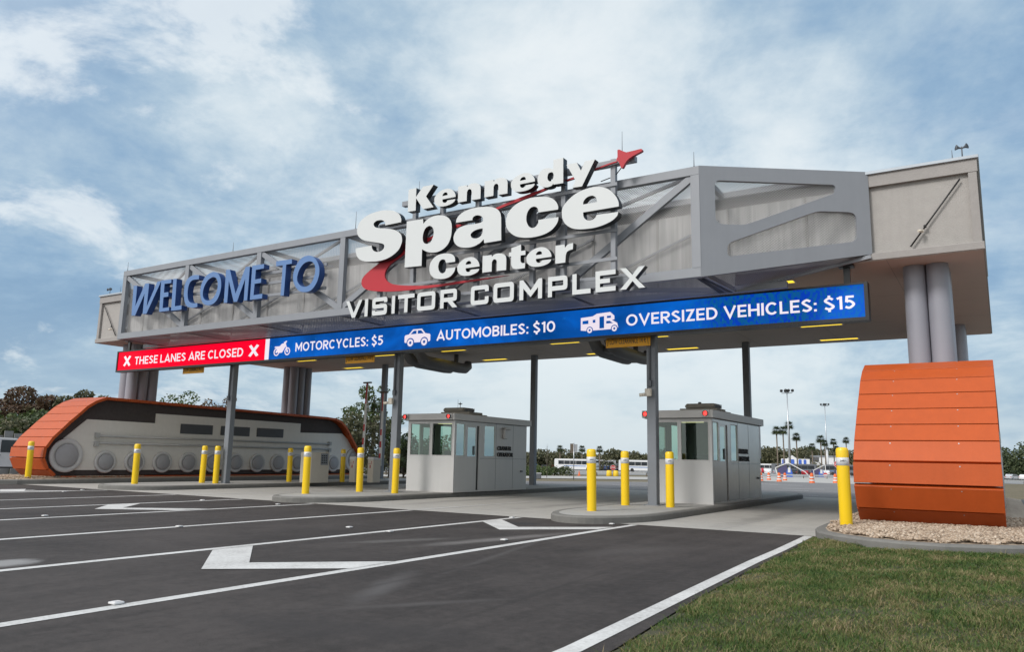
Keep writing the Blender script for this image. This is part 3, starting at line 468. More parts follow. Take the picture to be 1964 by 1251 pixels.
def draped(name, pts, dz, m, step=7.0):
    """a sheet that follows the falling ground, cut finely enough to drape"""
    bm = bmesh.new(); f = bm.faces.new([bm.verts.new((x, y, 0)) for x, y in pts])
    xs = [p[0] for p in pts]; ys = [p[1] for p in pts]
    for ax, lo, hi in ((0, min(xs), max(xs)), (1, min(ys), max(ys))):
        c = lo + step
        while c < hi:
            co = (c, 0, 0) if ax == 0 else (0, c, 0); no = (1, 0, 0) if ax == 0 else (0, 1, 0)
            bmesh.ops.bisect_plane(bm, geom=bm.verts[:] + bm.edges[:] + bm.faces[:], plane_co=co, plane_no=no); c += step
    bmesh.ops.triangulate(bm, faces=bm.faces)
    for v in bm.verts: v.co.z = zg(v.co.x, v.co.y) + dz
    for f in bm.faces:
        if f.normal.z < 0: f.normal_flip()
    me = bpy.data.meshes.new(name); bm.to_mesh(me); bm.free(); me.materials.append(m); o = link(name, me); return tag(o, kind='structure')
sheet('asphalt_approach', [(-70, -25), (-2.2, -25)] + EDGE_A + [(-2.95, 15.3), (-70, 15.3)], 0.0, asphalt)
sheet('concrete_apron', [(-31, 15.08), (-2.6, 15.08), (-2.6, 32.4), (-31, 32.4)], 0.006, concrete)
draped('exit_road', [(-80, 8), (-31.5, 15.4), (-31.5, 32.2), (-9.5, 32.2), (-6.2, 32.5), (-2.5, 33.0), (-0.5, 36), (0, 40.7), (-4.3, 58.9), (-13.9, 93.1), (-19.3, 96), (-21.7, 85), (-22.1, 74.7), (-23, 56.4), (-25.4, 49), (-27.3, 45.2), (-30.5, 41.5), (-33.7, 39), (-36.9, 37.6), (-80, 26)], 0.0, road_far, 4)
draped('side_walk', [(-90, 32), (-46.6, 47.5), (-42.2, 48.9), (-37, 61.3), (-35.4, 68.4), (-31.7, 77.7), (-30, 91.2), (-24, 96), (-43.6, 132.4), (-46.2, 113.2), (-49.9, 96.4), (-54, 89.4), (-55.1, 63.7), (-61.1, 62.3), (-100, 48)], -.02, walk_m, 6)
draped('entrance_plaza', [(-24, 93), (-19.3, 96), (-13.9, 93.1), (-8, 80), (-7, 100), (-7, 190), (-30, 205), (-38, 178), (-50, 185.6), (-44, 133)], -.01, walk_m, 8)
draped('parking_lot', [(-220, 100), (-75.9, 83.4), (-70.5, 116.8), (-61.5, 127.6), (-58.8, 144.1), (-52, 187), (-39, 180), (-32, 207), (-6, 190), (-5, 168), (60, 172), (90, 420), (-300, 420)], -.03, lot_m, 12)
sheet('side_path', [(0.62, 13.9), (6, 13.2), (9, 33), (1.1, 33)], -0.005, walk_m)
# turf mound in the near right corner (a gentle bank, then grass blades)
TURF = [(-2.15, -4), (-2.25, 3.0), (-2.33, 5.2), (-2.53, 7.45), (-2.65, 9.5), (-2.70, 11.05), (-2.77, 12.4), (-2.86, 13.6), (-2.9, 14.6)]
def turf_z(x, y):
    ex = np.interp(y, [p[1] for p in TURF], [p[0] for p in TURF]); d = np.clip(x - ex, 0, 3)
    return 0.005 + 0.05 * np.minimum(d / 0.4, 1) + 0.012 * np.sin(x * 3.1 + y * 1.7) * np.minimum(d, 1) + 0.01 * np.sin(y * 4.3 - x * 2.2) * np.minimum(d, 1)
def curb_front(x):      # near edge of the gravel island
    return np.interp(x, [-2.95, -2.75, -2.4, -1.9, -1.4, -0.8, -0.1, 0.5, 1.0, 6], [15.2, 14.25, 13.75, 13.35, 13.12, 13.12, 13.45, 13.9, 14.4, 14.4])
def build_turf():
    mb = MB(); nx, ny = 60, 80; vs = []; fs = []
    for j in range(ny + 1):
        y = -4 + 18.6 * j / ny; ex = float(np.interp(y, [p[1] for p in TURF], [p[0] for p in TURF]))
        for i in range(nx + 1):
            x = ex + (7.5 - ex) * (i / nx) ** 1.6; yy = min(y, float(curb_front(x)) + 0.02); vs.append((x, yy, float(turf_z(x, yy))))
    for j in range(ny):
        for i in range(nx):
            a = j * (nx + 1) + i; fs.append((a, a + 1, a + nx + 2, a + nx + 1))
    mb.add(vs, fs, 0, True); struct(mb.build('turf_ground', soil, fixn=False))
build_turf()
def build_grass(n=330000):
    y = 2.6 + (14.6 - 2.6) * rng.random(n * 2) ** 1.25; x = -2.9 + 9.2 * rng.random(n * 2)
    ex = np.interp(y, [p[1] for p in TURF], [p[0] for p in TURF])
    jag = 0.10 * np.sin(y * 9) + 0.07 * np.sin(y * 23 + 1)
    # keep what the camera could see or nearly see, thinner in worn patches
    worn = np.sin(x * 2.3 + 1.1) * np.sin(y * 1.9 + 0.4) + 0.6 * np.sin(x * 5.1 - y * 3.7) + 0.35 * rng.standard_normal(n * 2)
    k = (x > ex + 0.02 + np.maximum(jag, -0.02)) & (y < curb_front(x) - 0.02) & (x < -0.2 + y * 0.36 + 1.0) & (worn > -1.45)
    x, y, worn = x[k][:n], y[k][:n], worn[k][:n]; n = len(x); z = turf_z(x, y) - 0.004
    d = np.sqrt(x * x + y * y)
    tuft = np.sin(x * 11 + 2 * np.sin(y * 5)) * np.sin(y * 9 + 2 * np.sin(x * 6)); hgt = (0.020 + 0.038 * rng.random(n) ** 1.5) * (1 + 0.25 * np.clip(worn, -1, 1)) * (1 + .35 * tuft); hgt *= np.where(rng.random(n) > 0.95, 1.7, 1)
    w = (0.0012 + 0.0013 * rng.random(n)) * (0.8 + d / 8.0)
    az = rng.random(n) * 2 * np.pi; cx, cy = np.cos(az), np.sin(az); la = rng.random(n) * 2 * np.pi; le = hgt * (0.35 + 1.25 * rng.random(n))
    lx, ly = np.cos(la) * le, np.sin(la) * le
    V = np.empty((n, 5, 3))
    V[:, 0] = np.stack([x - cx * w, y - cy * w, z], 1); V[:, 1] = np.stack([x + cx * w, y + cy * w, z], 1)
    V[:, 2] = np.stack([x + cx * w * .7 + lx * .35, y + cy * w * .7 + ly * .35, z + hgt * .6], 1); V[:, 3] = np.stack([x - cx * w * .7 + lx * .35, y - cy * w * .7 + ly * .35, z + hgt * .6], 1)
    V[:, 4] = np.stack([x + lx, y + ly, z + hgt * (0.95 - 0.3 * rng.random(n))], 1)
    b = np.arange(n)[:, None] * 5; q = np.concatenate([b + [0, 1, 2, 3]], 1); t = b + [3, 2, 4]
    me = bpy.data.meshes.new('grass'); me.vertices.add(n * 5); me.vertices.foreach_set('co', V.ravel())
    loops = np.concatenate([q, t], 1).ravel(); me.loops.add(len(loops)); me.loops.foreach_set('vertex_index', loops.astype(np.int32))
    st = (np.arange(n)[:, None] * 7 + [0, 4]).ravel(); me.polygons.add(n * 2); me.polygons.foreach_set('loop_start', st.astype(np.int32))
    me.update(calc_edges=True); me.validate(); me.materials.append(grass_m)
    o = link('grass', me); tag(o, 'short green and straw coloured grass bank in the near right corner', 'grass', kind='stuff')
build_grass()

# painted markings, 4 mm proud
def stripe(mb, x0, y0, x1, y1, w, z=0.004): 
    d = Vector((x1 - x0, y1 - y0)).normalized(); n = Vector((-d.y, d.x)) * w / 2
    mb.add([(x0 + n.x, y0 + n.y, z), (x0 - n.x, y0 - n.y, z), (x1 - n.x, y1 - n.y, z), (x1 + n.x, y1 + n.y, z)], [(0, 1, 2, 3)])
def marking(name, fn, z=0.0):
    mb = MB(); fn(mb); o = mb.build(name, paint_w, fixn=False)
    if o.data.polygons[0].normal.z < 0: o.data.flip_normals()
    o.location.z = z
    return tag(o, kind='structure')
LANES = [(-6.12, -6.40, -25, 15.04), (-9.02, -9.10, -25, 15.04), (-12.15, -12.15, -25, 15.04), (-15.60, -15.36, -25, 14.95), (-18.50, -18.15, -25, 15.0), (-21.5, -21.2, -25, 15.04), (-24.9, -24.75, -25, 15.04), (-26.0, -26.0, -25, 13.4)]
for a, b, y0, y1 in LANES:
    marking('road_marking', lambda mb: stripe(mb, a, y0, b, y1, 0.15))
for x in (-12.1, -20.75): marking('road_marking', lambda mb: stripe(mb, x, 15.2, x, 32.3, 0.10), 0.007)
EL = [(-2.60, -6), (-2.585, 5.0), (-2.69, 7.0), (-2.79, 8.9), (-2.88, 10.7), (-2.93, 12.3), (-2.99, 13.6), (-3.06, 15.05)]
def edge(mb):
    n = len(EL); vs = [(x - 0.075, y, 0.004) for x, y in EL] + [(x + 0.075, y, 0.004) for x, y in EL]
    mb.add(vs, [(i, n + i, n + i + 1, i + 1) for i in range(n - 1)])
marking('edge_line', edge)
# arrowhead merges between lane pairs, tip towards the camera
for pts in ([(-8.96, 6.98), (-8.96, 7.64), (-7.63, 6.47), (-6.42, 7.65), (-6.38, 6.88), (-7.6, 5.79)],
            [(-9.02, 13.45), (-9.05, 14.2), (-7.83, 12.89), (-6.48, 14.2), (-6.50, 13.53), (-7.80, 12.18)],
            [(-18.12, 11.07), (-18.1, 11.9), (-16.95, 10.71), (-15.50, 11.88), (-15.52, 11.08), (-16.96, 10.05)],
            [(-26.72, 12.73), (-26.6, 13.44), (-25.5, 12.84), (-24.78, 14.3), (-24.8, 13.4), (-25.2, 12.0)]):
    marking('arrow_marking', lambda mb: (mb.add([(x, y, 0.0075) for x, y in pts], [(0, 1, 2, 5), (2, 3, 4, 5)])))
def dashes(mb):
    for x, y, L in ((-8.9, 43.0, 2.2), (-11.1, 49.0, 2.0), (-8.7, 39.5, 1.6), (-9.3, 36.6, 1.4), (-12.8, 50.1, 2.0), (-19.7, 35.1, 2.4), (-15.7, 35.7, 2.2), (-18.1, 45.2, 2.4), (-13.5, 40.0, 2.2), (-16.5, 38.9, 2.4)):
        stripe(mb, x - L * 0.42, y - L * 0.27, x + L * 0.42, y + L * 0.27, 0.14)
    stripe(mb, -30, 33.6, -6.5, 34.2, 0.12)
marking('road_marking', dashes, 0.004)
def joints(mb):
    for x in (-4.7, -11.0, -13.6, -20.0, -22.3): stripe(mb, x, 15.1, x, 32.4, .014, 0.0065)
    for k in range(5): y = 15.1 + 3.5 * k + 1.5; stripe(mb, -30.9, y, -2.7, y, .014, 0.0066)
mbj = MB(); joints(mbj); oj = mbj.build('concrete_joint', steel_dk, fixn=False); tag(oj, kind='structure')
# raised pavement markers
mk = MB(); mk.prism(fillet([(-0.05, -0.05, .02), (0.05, -0.05, .02), (0.05, 0.05, .02), (-0.05, 0.05, .02)]), 0, 0.018); mk.prism([(-0.03, -0.03), (0.03, -0.03), (0.03, 0.03), (-0.03, 0.03)], 0.0182, 0.022)
MK = [(-6.42, 4.08, 'nearest to the camera beside the first lane line'), (-6.74, 10.67, 'beside the first lane line past the near white arrowhead'), (-6.78, 14.78, 'at the concrete end of the first lane line'), (-9.11, 14.72, 'at the concrete end of the second lane line'),
      (-8.93, 10.5, 'on the second lane line in front of the far arrowhead'), (-9.95, 10.6, 'between the second and third lane lines'), (-12.09, 8.7, 'on the third lane line'), (-15.67, 14.06, 'near the concrete end of the fourth lane line'),
      (-15.72, 8.35, 'on the fourth lane line at the left picture edge'), (-18.24, 13.75, 'at the end of the fifth lane line'), (-24.3, 13.39, 'on the lane line in front of the far left island'), (-25.1, 14.41, 'behind the farthest left arrowhead')]
m0 = None
for x, y, t in MK:
    if m0 is None: o = m0 = mk.build('road_stud', retro, bevel=0.004)
    else: o = m0.copy(); col.objects.link(o)
    o.location = (x, y, 0.008); tag(o, 'small white road stud ' + t, 'road stud', 'white raised road studs')

# ---- traffic islands
def nose_outline(cx, hw, y0, y1, L=1.9, n=12):
    a = [(cx - hw * math.cos(t), y0 + L * (1 - math.sin(t))) for t in [math.pi * k / (2 * n) for k in range(n + 1)]]
    b = [(cx + hw * math.sin(t), y0 + L * (1 - math.cos(t))) for t in [math.pi * k / (2 * n) for k in range(1, n + 1)]]
    c = [(cx + hw * math.cos(t), y1 - L * (1 - math.sin(t))) for t in [math.pi * k / (2 * n) for k in range(n + 1)]]
    d = [(cx - hw * math.sin(t), y1 - L * (1 - math.cos(t))) for t in [math.pi * k / (2 * n) for k in range(1, n + 1)]]
    return a + b + c + d
def offset_poly(pts, d):
    n = len(pts); out = []
    A = sum(pts[i][0] * pts[(i + 1) % n][1] - pts[(i + 1) % n][0] * pts[i][1] for i in range(n)); sgn = 1 if A > 0 else -1
    for i in range(n):
        p = Vector(pts[i]); e1 = (p - Vector(pts[i - 1])).normalized(); e2 = (Vector(pts[(i + 1) % n]) - p).normalized()
        n1 = Vector((-e1.y, e1.x)); n2 = Vector((-e2.y, e2.x)); m = (n1 + n2); m = m.normalized() if m.length > 1e-6 else n1
        q = p + m * d * sgn / max(0.5, m.dot(n1)); out.append((q.x, q.y))
    return out
def island(name, pts, top_m, h=0.15):
    mb = MB(); n = len(pts); i1 = offset_poly(pts, 0.03); i2 = offset_poly(pts, 0.17)
    rings = [(pts, 0.0), (pts, h - 0.03), (i1, h), (i2, h + 0.004)]
    vs = [(x, y, z) for r, z in rings for x, y in r]; fs = [(k * n + i, k * n + (i + 1) % n, (k + 1) * n + (i + 1) % n, (k + 1) * n + i) for k in range(3) for i in range(n)]
    mb.add(vs, fs, 0, False); mb.add([(x, y, h + 0.004) for x, y in i2], [list(range(n))], 1)
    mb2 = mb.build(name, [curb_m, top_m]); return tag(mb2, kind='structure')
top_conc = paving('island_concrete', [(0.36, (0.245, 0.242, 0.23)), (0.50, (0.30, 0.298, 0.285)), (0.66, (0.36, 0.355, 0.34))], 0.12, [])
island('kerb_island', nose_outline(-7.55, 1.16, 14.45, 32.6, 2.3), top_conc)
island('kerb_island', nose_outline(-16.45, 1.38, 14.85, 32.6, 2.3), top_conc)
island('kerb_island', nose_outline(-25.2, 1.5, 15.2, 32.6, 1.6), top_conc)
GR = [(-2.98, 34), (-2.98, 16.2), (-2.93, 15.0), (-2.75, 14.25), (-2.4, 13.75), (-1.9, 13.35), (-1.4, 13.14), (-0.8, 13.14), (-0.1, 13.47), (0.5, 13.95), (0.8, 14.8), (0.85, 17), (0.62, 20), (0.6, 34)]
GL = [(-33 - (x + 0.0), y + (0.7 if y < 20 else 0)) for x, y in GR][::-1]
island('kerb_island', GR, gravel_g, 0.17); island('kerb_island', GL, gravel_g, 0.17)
def inpoly(x, y, P):
    c = np.zeros(len(x), bool); n = len(P)
    for i in range(n):
        x1, y1 = P[i]; x2, y2 = P[(i + 1) % n]
        c ^= ((y1 > y) != (y2 > y)) & (x < (x2 - x1) * (y - y1) / (y2 - y1 + 1e-12) + x1)
    return c
def pebbles(name, P, box, n, label, mound=0.07):
    """loose stone: many small faceted pebbles heaped into a low mound inside the kerb"""
    bm = bmesh.new(); bmesh.ops.create_icosphere(bm, subdivisions=1, radius=1); bv = np.array([v.co[:] for v in bm.verts]); bf = np.array([[v.index for v in f.verts] for f in bm.faces]); bm.free()
    IN = offset_poly(P, 0.2)
    x = box[0] + (box[1] - box[0]) * rng.random(n * 3); y = box[2] + (box[3] - box[2]) * rng.random(n * 3) ** box[4]; k = inpoly(x, y, IN); x, y = x[k][:n], y[k][:n]; n = len(x)
    Pn = np.array(IN); d = np.min(np.hypot(x[:, None] - Pn[None, :, 0], y[:, None] - Pn[None, :, 1]), 1)
    z = 0.175 + mound * np.clip(d / 0.5, 0, 1) + 0.02 * rng.random(n)
    s = 0.013 + 0.014 * rng.random(n); sc3 = s[:, None] * np.stack([0.8 + 0.7 * rng.random(n), 0.8 + 0.5 * rng.random(n), 0.5 + 0.4 * rng.random(n)], 1)
    a = rng.random(n) * 2 * np.pi; V = bv[None] * sc3[:, None, :]; V = V * (1 + 0.18 * rng.standard_normal(V.shape))
    X = V[..., 0] * np.cos(a)[:, None] - V[..., 1] * np.sin(a)[:, None]; Y = V[..., 0] * np.sin(a)[:, None] + V[..., 1] * np.cos(a)[:, None]
    V = np.stack([X + x[:, None], Y + y[:, None], V[..., 2] + z[:, None]], 2).reshape(-1, 3); F = (bf[None] + (np.arange(n) * len(bv))[:, None, None]).reshape(-1, 3)
    me = bpy.data.meshes.new(name); me.vertices.add(len(V)); me.vertices.foreach_set('co', V.ravel()); me.loops.add(F.size); me.loops.foreach_set('vertex_index', F.ravel().astype(np.int32))
    me.polygons.add(len(F)); me.polygons.foreach_set('loop_start', (np.arange(len(F)) * 3).astype(np.int32)); me.update(calc_edges=True); me.materials.append(stone_m)
    o = link(name, me); tag(o, label, 'gravel', kind='stuff')
pebbles('gravel', GR, (-3, 0.9, 13.1, 20, 1.7), 17000, 'tan loose gravel around the near right track housing')
pebbles('gravel', GL, (-33.9, -30.3, 13.8, 20, 1.5), 5000, 'tan loose gravel around the far left track housing')
def mound(name, P, h):
    IN = offset_poly(P, 0.19); IN2 = offset_poly(P, 0.55); mb = MB(); n = len(IN)
    mb.add([(x, y, 0.172) for x, y in IN] + [(x, y, 0.172 + h) for x, y in IN2], [(i, (i + 1) % n, n + (i + 1) % n, n + i) for i in range(n)], 0, False)
    mb.add([(x, y, 0.172 + h) for x, y in IN2], [list(range(n))]); struct(mb.build(name, gravel_g))
mound('gravel_bed', GR, 0.06); mound('gravel_bed', GL, 0.06)

# ================================================================== CANOPY
SOF = 5.83; YW = 18.77; YR = 31.25; XL = -33.0; XR = 0.0; YT = 16.52; ZT = 7.94; ZB = 5.34; CL, CR = -27.60, -5.40; EL_, ER_ = -30.80, -2.20
canopy = wroot('entrance_canopy', (-16.5, 25, 0), 'grey stucco entrance canopy spanning all toll lanes on clustered round columns', 'canopy')
mb = MB(); mb.box(XL + .10, XR - .10, YW + .12, YR - .12, SOF + .18, ZT - .36); mb.build('wall', stucco, canopy)
for x0 in (XL + .04, XR - .20): MB().box(x0, x0 + .16, YW + .03, YR - .03, SOF + .181, ZT - .362).build('corner_pilaster', stucco2, canopy)
MB().box(XL, XR, YW, YR, SOF + .012, SOF + .18).build('band', stucco2, canopy, bevel=0.01)
MB().box(XL + .02, XR - .02, YW + .02, YR - .02, ZT - .36, ZT - .075).build('parapet', stucco2, canopy)
MB().box(XL - .02, XR + .02, YW - .03, YR + .03, ZT - .075, ZT).build('coping', capm, canopy, bevel=0.008)
MB().box(XL + .03, XR - .03, YW + .03, YR - .03, SOF, SOF + .012).build('soffit', soffit_m, canopy)
mb = MB()
for k in range(11): mb.box(-1.9 - k * 2.9 - .006, -1.9 - k * 2.9 + .006, YW + .04, YR - .04, SOF - .003, SOF)
for y in (22.9, 27.1): mb.box(XL + .04, XR - .04, y - .005, y + .005, SOF - .004, SOF - .0032)
mb.build('soffit_joint', stucco2, canopy)
# downspout-like raking pipe on each end wall
for x0, x1, s in ((-0.36, -1.40, 1), (-32.62, -31.55, -1)):
    mb = MB(); mb.tube([(x0, 18.81, 7.46), (x1, 18.81, 6.07)], 0.018, 8); mb.lathe([(0.0, -.03), (.03, -.03), (.03, .03), (0, .03)], 10, ((x0 * .3 + x1 * .7), 18.78, 6.07 * .7 + 7.46 * .3)); mb.build('raking_pipe', black_m, canopy)
# round columns, clusters of six
for cx in (-1.20, -31.80):
    for cy in (20.24, 29.3):
        for i in (-1, 1):
            for j in (-1, 0, 1):
                MB().lathe([(.232, 3.0), (.232, SOF - .001)], 28, (cx + i * .235, cy + j * .47, 0)).build('column', pipe_m, canopy)
# square steel posts through the islands
for x, y, dk in ((-7.75, 19.48, 0), (-16.55, 19.55, 0), (-24.5, 19.40, 0), (-8.05, 29.77, 1), (-17.42, 29.80, 1), (-26.2, 29.9, 1)):
    p = MB().box(x - .125, x + .125, y - .11, y + .11, .15, SOF - .001).build('post', post_m, canopy, bevel=0.012)
    MB().box(x - .2, x + .2, y - .2, y + .2, .151, .172).build('base_plate', post_m, p)
    if not dk:
        mb = MB(); mb.tube([(x - .02, y - .145, 5.82), (x - .02, y - .145, 3.35)], .024, 8); mb.box(x - .07, x + .03, y - .19, y - .112, 3.22, 3.38); mb.build('conduit', steel_dk, p)
# truss
truss = MB().box(CL, CR, YT, YT + .16, ZT - .21, ZT).box(CL, CR, YT, YT + .16, ZB, ZB + .22).box(EL_ + .3, ER_ - .3, YW - .2, YW - .04, ZT - .16, ZT - .005).box(EL_ + 1.8, ER_ - 1.8, YW - .30, YW - .14, ZB + .005, ZB + .16).build('truss', steel, canopy, bevel=0.008)
BAY = 3.70; PX = [CL + .11 + i * BAY for i in range(7)]; PX[-1] = CR - .11
for i, x in enumerate(PX): MB().box(x - .10, x + .10, YT + .003, YT + .15, ZB + .22, ZT - .21).build('truss_post', steel, truss)
for i in range(6):
    a, b = PX[i] + .1, PX[i + 1] - .1
    p, q = (((a, YT + .08, ZT - .25), (b, YT + .08, ZB + .27)) if i < 3 else ((a, YT + .08, ZB + .27), (b, YT + .08, ZT - .25)))
    if i == 5: p = (-8.75, YT + .08, ZB + .24)
    MB().bar(p, q, .10, .17).build('diagonal', steel, truss)
for i in range(7):           # cross ties to the wall, top and bottom, and bracing in the bottom plane
    x = PX[i]; MB().box(x - .06, x + .06, YT + .16, YW - .2, ZT - .15, ZT - .03).build('cross_tie', steel, truss); MB().box(x - .07, x + .07, YT + .16, YW - .3, ZB + .01, ZB + .15).build('cross_tie', steel, truss)
    if i < 6:
        MB().bar((x, YT + .2, ZB + .08), (PX[i + 1], YW - .35, ZB + .08), .09, .09).build('bracing', steel, truss)
        MB().bar((x, YW - .22, ZT - .12), (PX[i + 1], YT + .2, ZT - .12), .07, .07).build('bracing', steel, truss)
        MB().bar((x + .1, YW - .1, ZB + .7), (PX[i + 1] - .1, YW - .1, ZT - .7), .06, .06).build('bracing', steel, truss)
mb = MB(); mb.add([(CL, YT + .19, ZB + .2), (CR - .1, YT + .19, ZB + .2), (CR - .1, YT + .19, ZT - .2), (CL, YT + .19, ZT - .2)], [(0, 1, 2, 3)]); mb.build('front_screen', perf_front, truss, fixn=False)
mb = MB(); mb.add([(CL, YT + .1, ZT - .02), (CR, YT + .1, ZT - .02), (ER_, YW, ZT - .02), (EL_, YW, ZT - .02)], [(0, 1, 2, 3)]); mb.build('top_screen', perf_flat, truss, fixn=False)
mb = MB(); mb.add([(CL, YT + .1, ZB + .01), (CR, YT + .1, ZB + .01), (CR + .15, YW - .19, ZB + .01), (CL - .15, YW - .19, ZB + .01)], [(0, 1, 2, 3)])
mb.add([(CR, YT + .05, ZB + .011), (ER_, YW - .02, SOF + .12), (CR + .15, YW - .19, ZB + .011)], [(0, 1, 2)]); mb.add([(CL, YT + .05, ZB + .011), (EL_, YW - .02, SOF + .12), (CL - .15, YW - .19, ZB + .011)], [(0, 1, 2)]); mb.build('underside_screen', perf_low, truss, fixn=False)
mb = MB()
for s, cx, ex in ((1, CR, ER_), (-1, CL, EL_)):
    MB().bar((cx + s * .15, YW - .22, ZB + .05), (ex, YW - .05, SOF + .09), .08, .08).build('hip_beam', steel, truss)
    MB().bar((cx, YT + .1, ZB + .07), (cx + s * .12, YW - .25, ZB + .07), .16, .12).build('hip_beam', steel, truss)
# ribbed wall behind the truss, running down to the underside
mb = MB(); n = 190; W = (ER_ - EL_ - .1) / n
prof = []
for i in range(n): 
    x = EL_ + .05 + i * W; prof += [(x, 0), (x + W * .5, .003)]
vs = []; fs = []
for i, (x, d) in enumerate(prof): vs += [(x, YW + .0 - d, ZB + .12 if CL - .1 < x < CR + .1 else SOF + .16), (x, YW - d, ZT - .38)]
for i in range(len(prof) - 1): fs.append((2 * i, 2 * i + 2, 2 * i + 3, 2 * i + 1))
mb.add(vs, fs); mb.box(CL - .1, CR + .1, YW + .01, YW + .07, ZB + .12, SOF); mb.build('back_wall', backwall, canopy, fixn=False)
for k in range(15): MB().box(EL_ + 1.2 + k * 1.86 - .03, EL_ + 1.2 + k * 1.86 + .03, YW - .035, YW - .006, ZB + .12 if 1 < k < 13 else SOF + .17, ZT - .38).build('wall_stud', stucco, canopy)
# angled end panels with two cut-outs each
D = json.loads(DATA)
def angled(sx, A, B):
    L = 3.936; d = Vector((B[0] - A[0], B[1] - A[1], 0)).normalized()
    outer = [(0, ZB), (L, 5.99), (L, ZT), (0, ZT)]
    cs = [outer] + [fillet(o, 6) for o in ([(0.36, 7.605, .14), (3.17, 7.60, .17), (3.15, 7.40, .12), (1.03, 6.57, .14), (0.355, 6.57, .18)], [(2.72, 6.96, .14), (3.62, 6.96, .20), (3.61, 6.28, .16), (0.60, 5.82, .12), (0.62, 6.13, .12)])]
    me = plate_mesh('angled_panel', cs, .10, [steel])
    M = Matrix(((d.x, -d.y * sx, 0, A[0]), (d.y, d.x * sx, 0, A[1]), (0, 0, 1, 0), (0, 0, 0, 1)))
    me.transform(Matrix.Translation((0, .055, 0)) @ TO_XZ); me.transform(M)
    if sx < 0: me.flip_normals()
    link('angled_panel', me, truss)
    mb = MB(); nrm = Vector((-d.y, d.x, 0)) * sx * .14
    a = Vector((A[0], A[1], 0)) + nrm; b = Vector((B[0], B[1], 0)) + nrm * .3
    mb.add([(a.x, a.y, ZB + .1), (b.x, b.y, 6.05), (b.x, b.y, ZT - .1), (a.x, a.y, ZT - .1)], [(0, 1, 2, 3)]); mb.build('angled_screen', perf_front, truss, fixn=False)
angled(1, (CR, YT), (ER_ + .03, YW)); angled(-1, (CL, YT), (EL_ - .03, YW))
MB().box(CR - .16, CR + .0, YT - .004, YT + .17, ZB + .22, ZT - .21).build('corner_plate', steel, truss)

# recessed strip lamps in the soffit
LX = (-4.8, -10.75, -14.4, -19.85, -23.7, -28.75); LY = (20.0, 23.5, 26.95, 30.3); l0 = None
rown = {20.0: 'front', 23.5: 'second', 26.95: 'third', 30.3: 'rear'}; coln = ['nearest the orange track housing', 'right of the near booth lane', 'between the two booths', 'left of the far booth', 'over the left lanes', 'at the far left end']
for j, y in enumerate(LY):
    for i, x in enumerate(LX):
        if l0 is None:
            t = l0 = empty('soffit_lamp'); MB().box(-.68, .68, -.19, -.155, -.022, -.0005).box(-.68, .68, .155, .19, -.022, -.0005).box(-.68, -.645, -.155, .155, -.022, -.0005).box(.645, .68, -.155, .155, -.022, -.0005).build('frame', white_p, t)
            MB().box(-.64, .64, -.15, .15, -.010, -.001).build('diffuser', lamp_y, t)
        else: t = copy_tree(l0)
        t.location = (x, y, SOF); tag(t, f'yellow strip lamp in the canopy ceiling, {rown[y]} row, {coln[i]}', 'ceiling lamp', 'yellow strip lamps in the canopy ceiling')
# air ducts hanging under the soffit, one over each pair of lanes
for x0, lab in ((-20.9, 'dark rounded twin duct hanging under the canopy behind the automobiles symbol'), (-12.25, 'dark rounded twin duct hanging behind the nearest low clearance sign')):
    t = wroot('air_duct', (x0, 27, SOF), lab, 'duct', 'twin ducts under the canopy')
    for dx, y1 in ((0, 28.2), (.62, 28.5)):
        mb = MB(); mb.tube([(x0 + dx, 25.1, 5.80), (x0 + dx, 25.2, 5.52), (x0 + dx, 25.45, 5.30), (x0 + dx, 25.9, 5.22), (x0 + dx, y1 - .4, 5.20), (x0 + dx, y1, 5.22), (x0 + dx, y1 + .22, 5.34), (x0 + dx, y1 + .26, 5.55)], [.18, .21, .22, .23, .23, .23, .21, .15], 18); mb.build('duct_tube', duct_m, t)
    MB().box(x0 + .15, x0 + .5, 25.6, 26.1, 5.12, 5.36).build('joining_duct', duct_m, t, bevel=0.05); MB().tube([(x0 + .1, 28.3, 5.22), (x0 + .62, 28.5, 5.22)], .16, 14).tube([(x0 + .35, 28.2, 5.3), (x0 + .35, 28.2, 5.82)], .1, 10).build('joining_duct', duct_m, t)
# lightning rods along the top
for x, y, z0, h, t in ((-5.54, 16.6, ZT, .38, 'at the angled corner of the truss'), (-7.19, 16.3, 8.36, .70, 'behind the red rocket, tallest'), (-13.44, 16.42, 8.36, .6, 'behind the letter K'), (-15.97, 16.6, ZT, .57, 'left of the big letter S'), (-21.51, 16.6, ZT, .34, 'above the word TO'), (-27.5, 16.6, ZT, .36, 'at the far left corner of the truss'), (-0.47, 18.85, ZT, .22, 'beside the speaker horns on the right parapet'), (-31.6, 18.85, ZT, .3, 'on the left parapet')):
    mb = MB(); mb.tube([(0, 0, 0), (0, 0, h)], [.010, .005], 6); mb.lathe([(0.03, 0), (.03, .02), (.012, .05)], 8); o = mb.build('lightning_rod', steel_dk); o.location = (x, y, z0 - .001); tag(o, 'thin lightning rod ' + t, 'lightning rod', 'lightning rods on the canopy')
for x, y, t in ((-0.28, 18.9, 'right'), (-32.55, 18.95, 'left')):
    r = empty('horn_speaker', (x, y, ZT), f'pair of small horn speakers on a pole at the {t} end of the canopy roof', 'horn speaker'); MB().tube([(0, 0, -.001), (0, 0, .28)], .014, 8).build('pole', steel_dk, r)
    for s in (-1, 1):
        mb = MB(); mb.lathe([(.015, 0), (.02, .04), (.03, .07), (.06, .115), (.064, .12), (.0, .085)], 16, M=Matrix.Translation((0, 0, .24)) @ Matrix.Rotation(R(80 * s), 4, 'Y') @ Matrix.Rotation(R(25), 4, 'X')); mb.build('horn', steel_dk, r)

